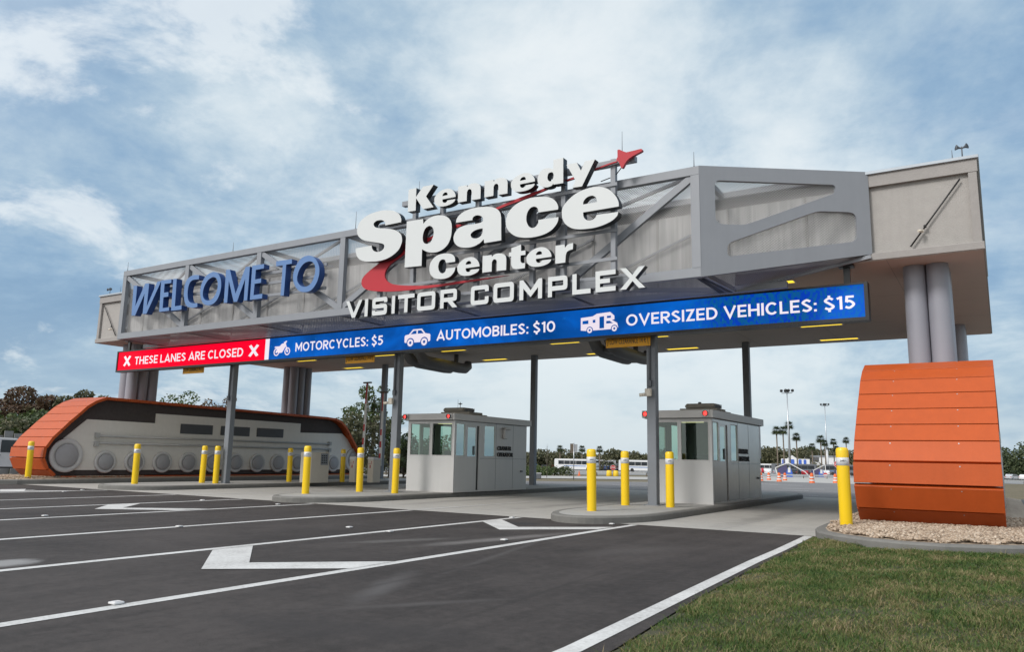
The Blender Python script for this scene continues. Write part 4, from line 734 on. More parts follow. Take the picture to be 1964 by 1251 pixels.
# ================================================================== SIGN LETTERING
def bbox(g): xs = [q[0] for k in g for q in k]; zs = [q[1] for k in g for q in k]; return min(xs), min(zs), max(xs), max(zs)
def fit(g, bx):
    a = bbox(g); sx = (bx[2] - bx[0]) / (a[2] - a[0]); sz = (bx[3] - bx[1]) / (a[3] - a[1])
    return [[(bx[0] + (x - a[0]) * sx, bx[1] + (z - a[1]) * sz, c) for x, z, c in k] for k in g]
G = D['G']; LY0 = 15.95
logo = wroot('logo_sign', (-11, 16.3, 5.2), 'large white sign lettering with red swoosh and rocket standing before the truss', 'sign')
def letter(ch, g, y, dep, mats, root, bev=0.0):
    return plate('letter_' + ch.lower(), [smooth_pts(k) for k in g], y, dep, mats, root, bev)
WF = [white_f, black_s]
for ch in 'Space': letter(ch, G[ch], LY0, .20, WF, logo)
for ch in 'Kdy': letter(ch, G[ch], LY0, .20, WF, logo)
letter('n', fit(G['n'], D['boxes']['Kennedy'][1][1]), LY0, .20, WF, logo)
for ch, bx in (D['boxes']['Kennedy'][0], D['boxes']['Kennedy'][2], D['boxes']['Kennedy'][3]): letter(ch, fit(G[ch], bx), LY0, .20, WF, logo)
for ch in 'Ctr': letter(ch, G[ch], LY0, .18, WF, logo)
for ch, bx in D['boxes']['Center']: letter(ch, fit(G[ch], bx), LY0, .18, WF, logo)
plate('swoosh', [smooth_pts(D['SW'], 4)], 16.17, .05, [red_f, red_s], logo)
plate('rocket', [smooth_pts(D['ST'], 4)], 16.12, .09, [red_f, red_s], logo)
for x, z1 in ((-14.64, 7.6), (-13.46, 8.30), (-12.5, 8.30), (-11.33, 8.30), (-9.64, 8.30), (-8.76, 8.45), (-7.42, 8.40)): MB().box(x - .06, x + .06, 16.27, 16.39, ZB + .02, z1).build('support_post', steel, logo)
mb = MB(); mb.box(-13.9, -6.85, 16.25, 16.40, 8.235, 8.37)
for z in (7.75, 6.62, 5.93, 5.50, 5.16): mb.box(-15.5 if z < 5.8 else -14.7, -6.6 if z < 5.8 else -7.3, 16.235, 16.265, z - .04, z + .04)
mb.build('support_rail', steel, logo)
MB().tube([(-7.35, 16.3, 8.0), (-7.12, 16.3, 8.25)], .012, 6).tube([(-7.5, 16.3, 7.95), (-7.75, 16.3, 7.9)], .012, 6).build('cable', black_m, logo)
# VISITOR COMPLEX, squared letters
def sq(ch, w, h):
    s = .112; r = .10
    F = {
     'I': [[(0, 0), (w, 0), (w, h), (0, h)]],
     'L': [[(0, 0), (w, 0), (w, s), (s, s), (s, h), (0, h)]],
     'T': [[(w/2 - s/2, 0), (w/2 + s/2, 0), (w/2 + s/2, h - s), (w, h - s), (w, h), (0, h), (0, h - s), (w/2 - s/2, h - s)]],
     'E': [[(0, 0), (w, 0), (w, s), (s, s), (s, h/2 - s*.45), (w*.72, h/2 - s*.45), (w*.72, h/2 + s*.5), (s, h/2 + s*.5), (s, h - s), (w, h - s), (w, h), (0, h)]],
     'V': [[(w/2 - s*.5, 0), (w/2 + s*.5, 0), (w, h), (w - s*1.08, h), (w/2, s*1.25), (s*1.08, h), (0, h)]],
     'X': [[(0, 0), (s*1.35, 0), (w/2, h/2 - s*.62), (w - s*1.35, 0), (w, 0), (w/2 + s*.62, h/2), (w, h), (w - s*1.35, h), (w/2, h/2 + s*.62), (s*1.35, h), (0, h), (w/2 - s*.62, h/2)]],
     'M': [[(0, 0), (s, 0), (s, h - s*1.9), (w/2, s*.5), (w - s, h - s*1.9), (w - s, 0), (w, 0), (w, h), (w - s*.9, h), (w/2, s*2.0), (s*.9, h), (0, h)]],
     'O': [fillet([(0, 0, r), (w, 0, r), (w, h, r), (0, h, r)]), fillet([(s, s, .03), (w - s, s, .03), (w - s, h - s, .03), (s, h - s, .03)])],
     'C': [fillet([(0, 0, r), (w, 0, r), (w, h*.40, 0), (w - s, h*.40, 0), (w - s, s, .02), (s, s, .02), (s, h - s, .02), (w - s, h - s, .02), (w - s, h*.66, 0), (w, h*.66, 0), (w, h, r), (0, h, r)])],
     'S': [fillet([(0, 0, r), (w, 0, r), (w, h*.5 + s/2, r), (s, h*.5 + s/2, .02), (s, h - s, .02), (w - s, h - s, .02), (w - s, h*.70, 0), (w, h*.70, 0), (w, h, r), (0, h, r), (0, h*.5 - s/2, r), (w - s, h*.5 - s/2, .02), (w - s, s, .02), (s, s, .02), (s, h*.28, 0), (0, h*.28, 0)])],
     'R': [fillet([(0, 0, 0), (s, 0, 0), (s, h*.33, 0), (w*.45, h*.33, 0), (w - s*1.2, 0, 0), (w + .02, 0, 0), (w*.74, h*.34, 0), (w, h*.36, .08), (w, h, r), (0, h, 0)]), fillet([(s, h*.33 + s, 0), (w - s, h*.33 + s, .02), (w - s, h - s, .02), (s, h - s, 0)])],
     'P': [fillet([(0, 0, 0), (s, 0, 0), (s, h*.30, 0), (w, h*.30, r), (w, h, r), (0, h, 0)]), fillet([(s, h*.30 + s, 0), (w - s, h*.30 + s, .02), (w - s, h - s, .02), (s, h - s, 0)])]}
    return F[ch]
for ch, (x0, z0, x1, z1) in D['VB']:
    plate('letter_' + ch.lower(), [[(x0 + a, 5.093 + b) for a, b in k] for k in sq(ch, x1 - x0, .497)], LY0, .17, WF, logo)
welcome = wroot('welcome_sign', (-21.6, 16.3, 5.3), 'blue Welcome To lettering on the left part of the truss', 'sign')
for ch, g in D['WL']: letter(ch, g, 16.15, .22, [blue_f, blue_s], welcome)
mb = MB()
for z in (6.95, 6.62, 6.22): mb.box(-26.3, -16.9, 16.42, 16.47, z - .045, z + .045)
mb.tube([(-16.95, 16.45, 6.9), (-16.75, 16.4, 6.86), (-16.6, 16.38, 6.83)], .012, 6); mb.build('support_rail', steel, welcome)

# ================================================================== MESSAGE DISPLAY
YD = 18.85
disp = wroot('message_display', (-16.8, YD, 4.95), 'long lit fare display hanging under the truss, red at left and blue to the right', 'display sign')
MB().box(-31.28, -2.32, YD + .012, YD + .28, 4.50, 5.38).build('housing', frame_m, disp)
mb = MB(); mb.box(-31.28, -2.32, YD - .04, YD + .0118, 4.50, 4.575).box(-31.28, -2.32, YD - .04, YD + .0118, 5.335, 5.38).box(-31.28, -31.22, YD - .04, YD + .0118, 4.575, 5.335).box(-2.40, -2.32, YD - .04, YD + .0118, 4.575, 5.335); mb.build('bezel', frame_m, disp)
mb = MB(); mb.add([(-31.22, YD, 4.575), (-2.40, YD, 4.575), (-2.40, YD, 5.335), (-31.22, YD, 5.335)], [(0, 1, 2, 3)]); scr = mb.build('screen', disp_m, disp, fixn=False)
MB().box(-22.21, -22.0, YD - .006, YD - .002, 4.577, 5.333).build('divider', txt_w, scr)
def _ell(cx, cy, rx, ry, a0, a1, n=16): return [(cx + rx * math.cos(R(a0 + (a1 - a0) * k / n)), cy + ry * math.sin(R(a0 + (a1 - a0) * k / n))) for k in range(n + 1)]
def _crv(pts, seg=5):
    P = [pts[0]] + list(pts) + [pts[-1]]; out = []
    for i in range(1, len(P) - 2):
        p0, p1, p2, p3 = P[i - 1:i + 3]
        for j in range(seg):
            t = j / seg; f = lambda a, b, c, d: 0.5 * ((2 * b) + (-a + c) * t + (2 * a - 5 * b + 4 * c - d) * t * t + (-a + 3 * b - 3 * c + d) * t ** 3); out.append((f(p0[0], p1[0], p2[0], p3[0]), f(p0[1], p1[1], p2[1], p3[1])))
    return out + [pts[-1]]
def glyph(c, t):
    """geometric sans capitals as centre lines: (width, [(points, closed)])"""
    h = t / 2; W = dict(A=.86, B=.68, C=.80, D=.78, E=.60, H=.76, I=t, L=.56, M=.94, N=.78, O=.90, R=.70, S=.66, T=.68, U=.74, V=.84, X=.78, Y=.78, Z=.66).get(c, {'$': .66, ':': t, '1': .34, '0': .76, '5': .64, ' ': .20}.get(c, .7)); w = W
    Sx = _crv([(w - h * 1.3, .80), (w * .5, 1 - h), (h * 1.15, .735), (w * .5, .51), (w - h * 1.05, .265), (w * .5, h), (h * .9, .185)])
    G_ = {'A': [([(.055, 0), (w / 2, .93), (w - .055, 0)], 0), ([(.22, .27), (w - .22, .27)], 0)],
     'B': [([(h, 0), (h, 1)], 0), ([(h, 1 - h), (w * .48, 1 - h)] + _ell(w * .48, .76, w * .36, .76 - .53 if 0 else .235 - h * .0 - .0, 90, -90, 8)[1:] + [(h, .53)], 0) if 0 else ([(h, 1 - h)] + _ell(w * .50, .765 - h * .3, w * .36 - h * .2, .235 - h * .7, 90, -90, 8) + [(h, .53)], 0), ([(h, .52)] + _ell(w * .54, .30, w * .46 - h, .30 - h, 90, -90, 8) + [(h, h)], 0)],
     'C': [(_ell(w * .52, .5, w * .52 - h, .5 - h, 42, 318, 20), 0)], 'D': [([(h, h), (h, 1 - h)] + _ell(w * .42, .5, w * .58 - h, .5 - h, 90, -90, 14), 1)],
     'E': [([(w, 1 - h), (h, 1 - h), (h, h), (w, h)], 0), ([(h, .5), (w * .92, .5)], 0)], 'H': [([(h, 0), (h, 1)], 0), ([(w - h, 0), (w - h, 1)], 0), ([(h, .5), (w - h, .5)], 0)],
     'I': [([(h, 0), (h, 1)], 0)], 'L': [([(h, 1), (h, h), (w, h)], 0)], 'M': [([(h, 0), (h, 1)], 0), ([(w - h, 0), (w - h, 1)], 0), ([(h, .95), (w / 2, .28), (w - h, .95)], 0)],
     'N': [([(h, 0), (h, 1)], 0), ([(w - h, 0), (w - h, 1)], 0), ([(h, .93), (w - h, .07)], 0)], 'O': [(_ell(w / 2, .5, w / 2 - h, .5 - h, 0, 345, 23), 1)], '0': [(_ell(w / 2, .5, w / 2 - h, .5 - h, 0, 345, 23), 1)],
     'R': [([(h, 0), (h, 1)], 0), ([(h, 1 - h)] + _ell(w * .52, .70, w * .48 - h, .30 - h, 90, -90, 8) + [(h, .40 + h)], 0), ([(w * .48, .42), (w - h * .7, 0)], 0)],
     'S': [(Sx, 0)], '$': [(Sx, 0), ([(w / 2, 1 - h), (w / 2, 1.13)], 0), ([(w / 2, h), (w / 2, -.13)], 0)], 'T': [([(0, 1 - h), (w, 1 - h)], 0), ([(w / 2, 1 - t), (w / 2, 0)], 0)],
     'U': [([(h, 1), (h, .38)] + _ell(w / 2, .38, w / 2 - h, .38 - h, 180, 360, 12)[1:] + [(w - h, 1)], 0)], 'V': [([(.055, 1), (w / 2, .07), (w - .055, 1)], 0)], 'X': [([(.08, 0), (w - .08, 1)], 0), ([(.08, 1), (w - .08, 0)], 0)],
     'Y': [([(.07, 1), (w / 2, .44), (w - .07, 1)], 0), ([(w / 2, .46), (w / 2, 0)], 0)], 'Z': [([(.03, 1 - h), (w - .12, 1 - h), (.13, h), (w, h)], 0)], '1': [([(w - h, 0), (w - h, 1)], 0), ([(w - h, 1 - h * 1.1), (.02, .82)], 0)],
     '5': [([(w - .06, 1 - h), (.17, 1 - h), (.13, .52)], 0), (_crv([(.13, .53), (w * .5, .60), (w - h, .335), (w * .48, h), (h * .8, .17)]), 0)], ':': [([(h, 0), (h, t)], 0), ([(h, .50), (h, .50 + t)], 0)], ' ': []}
    return w, G_[c]
def ribbon(mb, pts, t, closed, z):
    n = len(pts); L = []; Rr = []
    for i in range(n):
        p = Vector(pts[i]); a = Vector(pts[i - 1]) if (i > 0 or closed) else None; b = Vector(pts[(i + 1) % n]) if (i < n - 1 or closed) else None
        d1 = (p - a).normalized() if a is not None else None; d2 = (b - p).normalized() if b is not None else None
        if d1 is None: d1 = d2
        if d2 is None: d2 = d1
        n1 = Vector((-d1.y, d1.x)); n2 = Vector((-d2.y, d2.x)); m = n1 + n2; m = m.normalized() if m.length > .05 else n1; k = t / 2 / max(.42, m.dot(n1)); L.append(p + m * k); Rr.append(p - m * k)
    vs = [(q.x, q.y, z) for q in L + Rr]; mb.add(vs, [(i, (i + 1) % n, n + (i + 1) % n, n + i) for i in range(n if closed else n - 1)])
def dtext(s, x0, x1, z0, z1, t=.165):
    mb = MB(); x = 0; k = 0
    for c in s:
        w, st = glyph(c, t)
        for pts, cl in st: ribbon(mb, [(x + p[0], p[1]) for p in pts], t, cl, .0003 * (k % 12)); k += 1
        x += w + (.115 if c != ' ' else .13)
    x -= .115; me = mb.mesh('wording'); sx = (x1 - x0) / x; sz = z1 - z0
    me.transform(Matrix.Translation((x0, YD - .006, z0)) @ TO_XZ @ Matrix.Diagonal((sx, sz, 1, 1))); me.materials.append(txt_w); return link('wording', me, scr)
dtext('X', -30.82, -30.33, 4.75, 5.15, .22); dtext('X', -23.08, -22.55, 4.75, 5.15, .22)
dtext('THESE LANES ARE CLOSED', -30.04, -23.38, 4.77, 5.095); dtext('MOTORCYCLES: $5', -20.66, -16.66, 4.795, 5.105); dtext('AUTOMOBILES: $10', -14.50, -10.36, 4.79, 5.10); dtext('OVERSIZED VEHICLES: $15', -8.22, -2.60, 4.79, 5.095)
def icon(contours, mats=(txt_dim,), y=YD - .007): return plate('symbol', contours, y, .004, list(mats), scr)
def circ(cx, cz, r, n=20): return [(cx + r * math.cos(2 * math.pi * k / n), cz + r * math.sin(2 * math.pi * k / n)) for k in range(n)]
def wheel_icon(cx, cz, r): icon([circ(cx, cz, r), circ(cx, cz, r * .42)], y=YD - .014)
def hub(cx, cz, r): icon([circ(cx, cz, r)], (scr_dark,), y=YD - .0105)
# car
x, z = -15.77, 4.69
icon([[(x, z + .13), (x, z + .31), (x + .03, z + .35), (x + .17, z + .37), (x + .33, z + .52), (x + .68, z + .52), (x + .82, z + .37), (x + .99, z + .34), (x + 1.02, z + .31), (x + 1.02, z + .13), (x + .97, z + .10), (x + .06, z + .10)],
      [(x + .23, z + .37), (x + .36, z + .475), (x + .47, z + .475), (x + .47, z + .37)], [(x + .52, z + .37), (x + .52, z + .475), (x + .65, z + .475), (x + .76, z + .37)]])
for q in (.24, .79): hub(x + q, z + .10, .155); wheel_icon(x + q, z + .10, .115)
# motor home
x, z = -9.56, 4.68
icon([[(x, z + .08), (x, z + .43), (x + .36, z + .45), (x + .48, z + .51), (x + .88, z + .53), (x + 1.0, z + .42), (x + 1.0, z + .32), (x + .93, z + .31), (x + 1.08, z + .22), (x + 1.11, z + .10), (x + 1.08, z + .06), (x + .16, z + .06)],
      [(x + .05, z + .25), (x + .05, z + .34), (x + .23, z + .35), (x + .23, z + .25)], [(x + .36, z + .27), (x + .36, z + .35), (x + .44, z + .355), (x + .44, z + .27)], [(x + .56, z + .10), (x + .56, z + .42), (x + .70, z + .43), (x + .70, z + .10)],
      [(x + .78, z + .37), (x + .78, z + .43), (x + .90, z + .43), (x + .90, z + .37)], [(x + .76, z + .22), (x + .76, z + .29), (x + .86, z + .29), (x + .96, z + .22)]])
for q in (.27, 1.0): hub(x + q, z + .07, .10); wheel_icon(x + q, z + .07, .075)
# motorcycle
x, z = -21.76, 4.69
for q in (.15, .70): icon([circ(x + q, z + .14, .14), circ(x + q, z + .14, .098)]); icon([circ(x + q, z + .14, .04)])
icon([[(x + .10, z + .16), (x + .30, z + .10), (x + .44, z + .11), (x + .60, z + .32), (x + .66, z + .14), (x + .72, z + .15), (x + .60, z + .42), (x + .66, z + .50), (x + .62, z + .52), (x + .50, z + .47), (x + .52, z + .44), (x + .40, z + .42), (x + .30, z + .34), (x + .06, z + .34), (x + .04, z + .30), (x + .22, z + .27)]])
for x in (-2.75, -30.6): MB().box(x - .07, x + .07, YD + .02, YD + .10, 5.38, SOF - .001).box(x - .16, x + .16, YD - .06, YD + .16, SOF - .07, SOF - .0012).build('bracket', frame_m, disp)

# clearance signs, hung from the canopy
for x0, z0, t in ((-8.975, 4.29, 'nearest amber low clearance sign beside the near booth post'), (-18.6, 4.31, 'middle amber low clearance sign beside the post by the far booth'), (-27.33, 4.31, 'far left amber low clearance sign below the red display')):
    r = wroot('clearance_sign', (x0 + .64, 19.2, z0 + .2), t, 'sign', 'low clearance signs')
    p = MB().box(x0, x0 + 1.28, 19.2, 19.23, z0, z0 + .31).build('panel', amber, r, bevel=.004)
    text('wording', 'LOW CLEARANCE 14 ft', x0 + .12, x0 + 1.16, z0 + .085, z0 + .23, 19.195, .004, [ink], p, .0, 1.0)
    MB().bar((x0 + .05, 19.196, z0 + .04), (x0 + .09, 19.196, z0 + .27), .004, .018, up=(0, 1, 0)).bar((x0 + 1.23, 19.196, z0 + .04), (x0 + 1.19, 19.196, z0 + .27), .004, .018, up=(0, 1, 0)).build('stripe', ink, p)
    MB().box(x0 + .2, x0 + .22, 19.215, 19.225, z0 + .31, SOF - .001).box(x0 + 1.06, x0 + 1.08, 19.215, 19.225, z0 + .31, SOF - .001).build('hanger', steel_dk, r)
# ================================================================== CRAWLER TRACK HOUSINGS
FR = [(18.12, 3.40), (17.69, 3.225), (17.35, 2.995), (17.05, 2.686), (16.72, 2.366), (16.44, 2.054), (16.15, 1.742), (15.91, 1.345), (15.88, .928), (16.09, .487), (16.38, .234)]
def track(root, xi, xo, loose):
    """xi = face towards the lanes, xo = outer face; profile runs front-bottom, over the top, to rear-bottom"""
    s = 1 if xi > xo else -1
    top = [(18.12 + .472 * k, 3.40 - .0055 * k) for k in range(1, 27)]
    rear = [(31.05, 3.22), (31.5, 3.08), (31.87, 2.82), (32.16, 2.50), (32.45, 2.15), (32.75, 1.80), (33.05, 1.42), (33.22, 1.0), (33.05, .56), (32.75, .24)]
    prof = FR[::-1] + top + rear
    cy, cz = 24.8, 1.7
    for i in range(len(prof) - 1):
        a = Vector((0, *prof[i])); b = Vector((0, *prof[i + 1])); d = (b - a).normalized(); nrm = Vector((0, -d.z, d.y))
        if nrm.dot(a - Vector((0, cy, cz))) < 0: nrm = -nrm
        g = .010; a2 = a + d * g; b2 = b - d * g
        if i in loose: a2 = a + d * .035; b2 = b - d * .012; 
        lift = nrm * (0.03 if i in (2, 1) else 0.0)
        p = [a2 + lift, b2 + lift, b2 - nrm * .11 + lift, a2 - nrm * .11 + lift]
        mb = MB(); n0 = len(p); vs = [(xi, q.y, q.z) for q in p] + [(xo, q.y, q.z) for q in p]
        mb.add(vs, [(0, 1, 2, 3), (7, 6, 5, 4), (0, 4, 5, 1), (1, 5, 6, 2), (2, 6, 7, 3), (3, 7, 4, 0)])
        for xx in (xi - s * .62, xo + s * .62):
            mb.add([(xx + dx, *( (b2 - d * .05 + nrm * (.003) + lift + d * dd).yz)) for dx, dd in ((-.010, -.010), (.010, -.010), (.010, .010), (-.010, .010))], [(0, 1, 2, 3)], 1)
        mb.build('cladding_panel', [orange, chrome], root, bevel=.004)
    inner = [(y + (.12 if y < 18 else -.12 if y > 31 else 0), z - (.12 if z > 1 else -.06)) for y, z in prof]
    mb = MB(); n = len(inner); x0, x1 = sorted((xi - s * .36, xo + s * .16))
    vs = [(x0, y, z) for y, z in inner] + [(x1, y, z) for y, z in inner]
    mb.add(vs, [list(range(n)), list(range(n, 2 * n))[::-1]], 0); mb.add(vs, [(i, (i + 1) % n, n + (i + 1) % n, n + i) for i in range(n)], 1)
    mb.build('core_wall', [brown_st, orange_in], root)
    MB().box(min(xi, xo) + .02, max(xi, xo) - .02, 16.6, 32.6, .17, .265).build('bottom_skirt', orange, root)
    for xf, sg in ((xi - s * .36, s), (xo + s * .16, -s)):
        ky = lambda y: y * 1.0115; kz = lambda z: 1.28 + (z - 1.28) * 1.0115
        cr = [(17.1, .50), (32.3, .50), (33.02, 1.30), (32.78, 1.62), (31.5, 2.42), (28.5, 2.36), (28.5, 2.82), (20.33, 2.86), (20.33, 2.45), (17.39, 2.47), (16.56, 1.70), (16.4, 1.1)]
        cr = [(ky(y), kz(z)) for y, z in cr]; n = len(cr); x2 = xf + sg * .03; vs = [(xf, y, z) for y, z in cr] + [(x2, y, z) for y, z in cr]
        mb = MB(); mb.add(vs, [list(range(n)), list(range(n, 2 * n))[::-1]] + [(i, (i + 1) % n, n + (i + 1) % n, n + i) for i in range(n)]); wp = mb.build('wall_panel', cream_st, root)
        Mx = Matrix.Rotation(R(90 * sg), 4, 'Y')
        ws = [(16.69, 1.05, .65, .44)] + [(18.27 + 1.262 * k, .82, .445, .31) for k in range(11)] + [(32.45, 1.0, .65, .44)]
        for y, z, ro, ri in ws:
            y, z = ky(y), kz(z)
            M = Matrix.Translation((xf + sg * .02, y, z)) @ Mx
            w = MB().lathe([(0, 0), (ro, 0), (ro, .09), (ro - .02, .11), (ri + .02, .11), (ri + .02, .10), (0, .10)], 40, M=M).build('wheel_ring', ring_m, root)
            MB().lathe([(ri, .101), (ri, .135), (ri - .015, .15), (0, .15)], 40, M=M).build('wheel_disc', disc_m, w)
        for y0, y1 in ((21.55, 23.2), (23.65, 25.28), (25.72, 27.36)):
            y0, y1 = ky(y0), ky(y1)
            xa, xb = sorted((x2 + sg * .0, x2 + sg * .035)); f = MB().box(xa, xb, y0, y1, 2.07, 2.50).build('vent', louver_m, root)
            mb = MB()
            for k in range(9): z = 2.11 + k * .043; mb.add([(x2 + sg * .036, y0 + .04, z), (x2 + sg * .036, y1 - .04, z), (x2 + sg * .055, y1 - .04, z - .012), (x2 + sg * .055, y0 + .04, z - .012), (x2 + sg * .036, y1 - .04, z + .016), (x2 + sg * .036, y0 + .04, z + .016)], [(0, 1, 2, 3), (3, 2, 4, 5)])
            mb.build('louver', steel_dk, f, fixn=False)
        mb = MB()
        for z in (1.84, 1.56): mb.tube([(x2 + sg * .10, 18.0, z), (x2 + sg * .10, 30.95, z - .0)], .042, 10)
        for y in (18.02, 30.9):
            xa, xb = sorted((x2, x2 + sg * .15)); mb.box(xa, xb, y - .08, y + .08, 1.42, 1.62); mb.box(xa, xb, y - .08, y + .08, 1.76, 1.96)
        mb.build('hand_rail', rail_m, root)
tl = wroot('track_housing', (-31.7, 24.8, 0), 'orange clad track shaped pier base with grey wheel discs, far left side of the lanes', 'pier base'); track(tl, -30.5, -32.9, (0, 1, 2, 3))
tr = wroot('track_housing', (-1.2, 24.8, 0), 'tall orange clad track shaped pier base standing on gravel at the near right', 'pier base'); track(tr, -2.38, -0.03, (0, 1, 2, 3))

# ================================================================== BOLLARDS
def make_bollard():
    r = empty('bollard'); MB().lathe([(.104, -.001), (.106, .01), (.106, 1.05)], 24).lathe([(.106, 1.19), (.106, 1.31), (.098, 1.34), (.08, 1.36), (.04, 1.366), (0, 1.367)], 24).build('sleeve', yellow, r)
    b = MB().lathe([(.1055, 1.0502), (.1075, 1.051), (.1075, 1.189), (.1055, 1.1898)], 24).build('label_band', label_m, r)
    mb = MB()      # the small worn maker's mark on the band: a dark blurred line, a dot and a thin rule below
    for x0, x1, z0, z1 in ((-.064, -.056, 1.112, 1.150), (-.050, -.036, 1.118, 1.138), (-.032, -.020, 1.120, 1.142), (-.016, -.004, 1.118, 1.142), (0, .008, 1.116, 1.144), (.022, .036, 1.122, 1.138), (-.040, .040, 1.086, 1.090), (-.044, .026, 1.148, 1.152)):
        q = [(x0, z0), ((x0 + x1) / 2, z0), (x1, z0), (x1, z1), ((x0 + x1) / 2, z1), (x0, z1)]
        mb.add([(.1082 * math.sin(x / .108), -.1082 * math.cos(x / .108), z) for x, z in q], [(0, 1, 4, 5), (1, 2, 3, 4)])
    mb.build('mark', ink, b, fixn=False)
    return r
bol = None
BOL = [(-2.40, 14.95, .215, 'thick yellow bollard in the gravel before the near orange housing'), (-7.88, 16.11, .154, 'front yellow bollard at the nose of the near booth island'), (-8.26, 18.82, .154, 'yellow bollard left of the steel post on the near booth island'), (-7.10, 18.93, .154, 'yellow bollard right of the steel post before the near booth'),
       (-17.13, 16.36, .154, 'front yellow bollard at the nose of the middle island'), (-17.16, 18.64, .154, 'second yellow bollard of the middle island, in front of the gate cabinets'), (-15.85, 18.79, .154, 'yellow bollard at the corner of the far booth'), (-25.47, 16.42, .154, 'front yellow bollard of the far left island'),
       (-25.30, 18.99, .154, 'left one of two yellow bollards beside the far left post'), (-24.67, 19.10, .154, 'right one of two yellow bollards beside the far left post'), (-24.76, 22.71, .154, 'yellow bollard just left of the ticket machine'), (-23.81, 24.77, .154, 'yellow bollard right of the ticket machine before the big end wheel'), (-30.65, 15.50, .19, 'yellow bollard before the nose of the far left orange housing')]
for x, y, z, t in BOL:
    b = bol if bol is None else copy_tree(bol)
    if bol is None: b = bol = make_bollard()
    b.location = (x, y, z); b.rotation_euler = (R(random.uniform(-.7, .7)), R(random.uniform(-.7, .7)), math.atan2(-x, y) + .25); tag(b, t, 'bollard', 'yellow bollards on the islands')

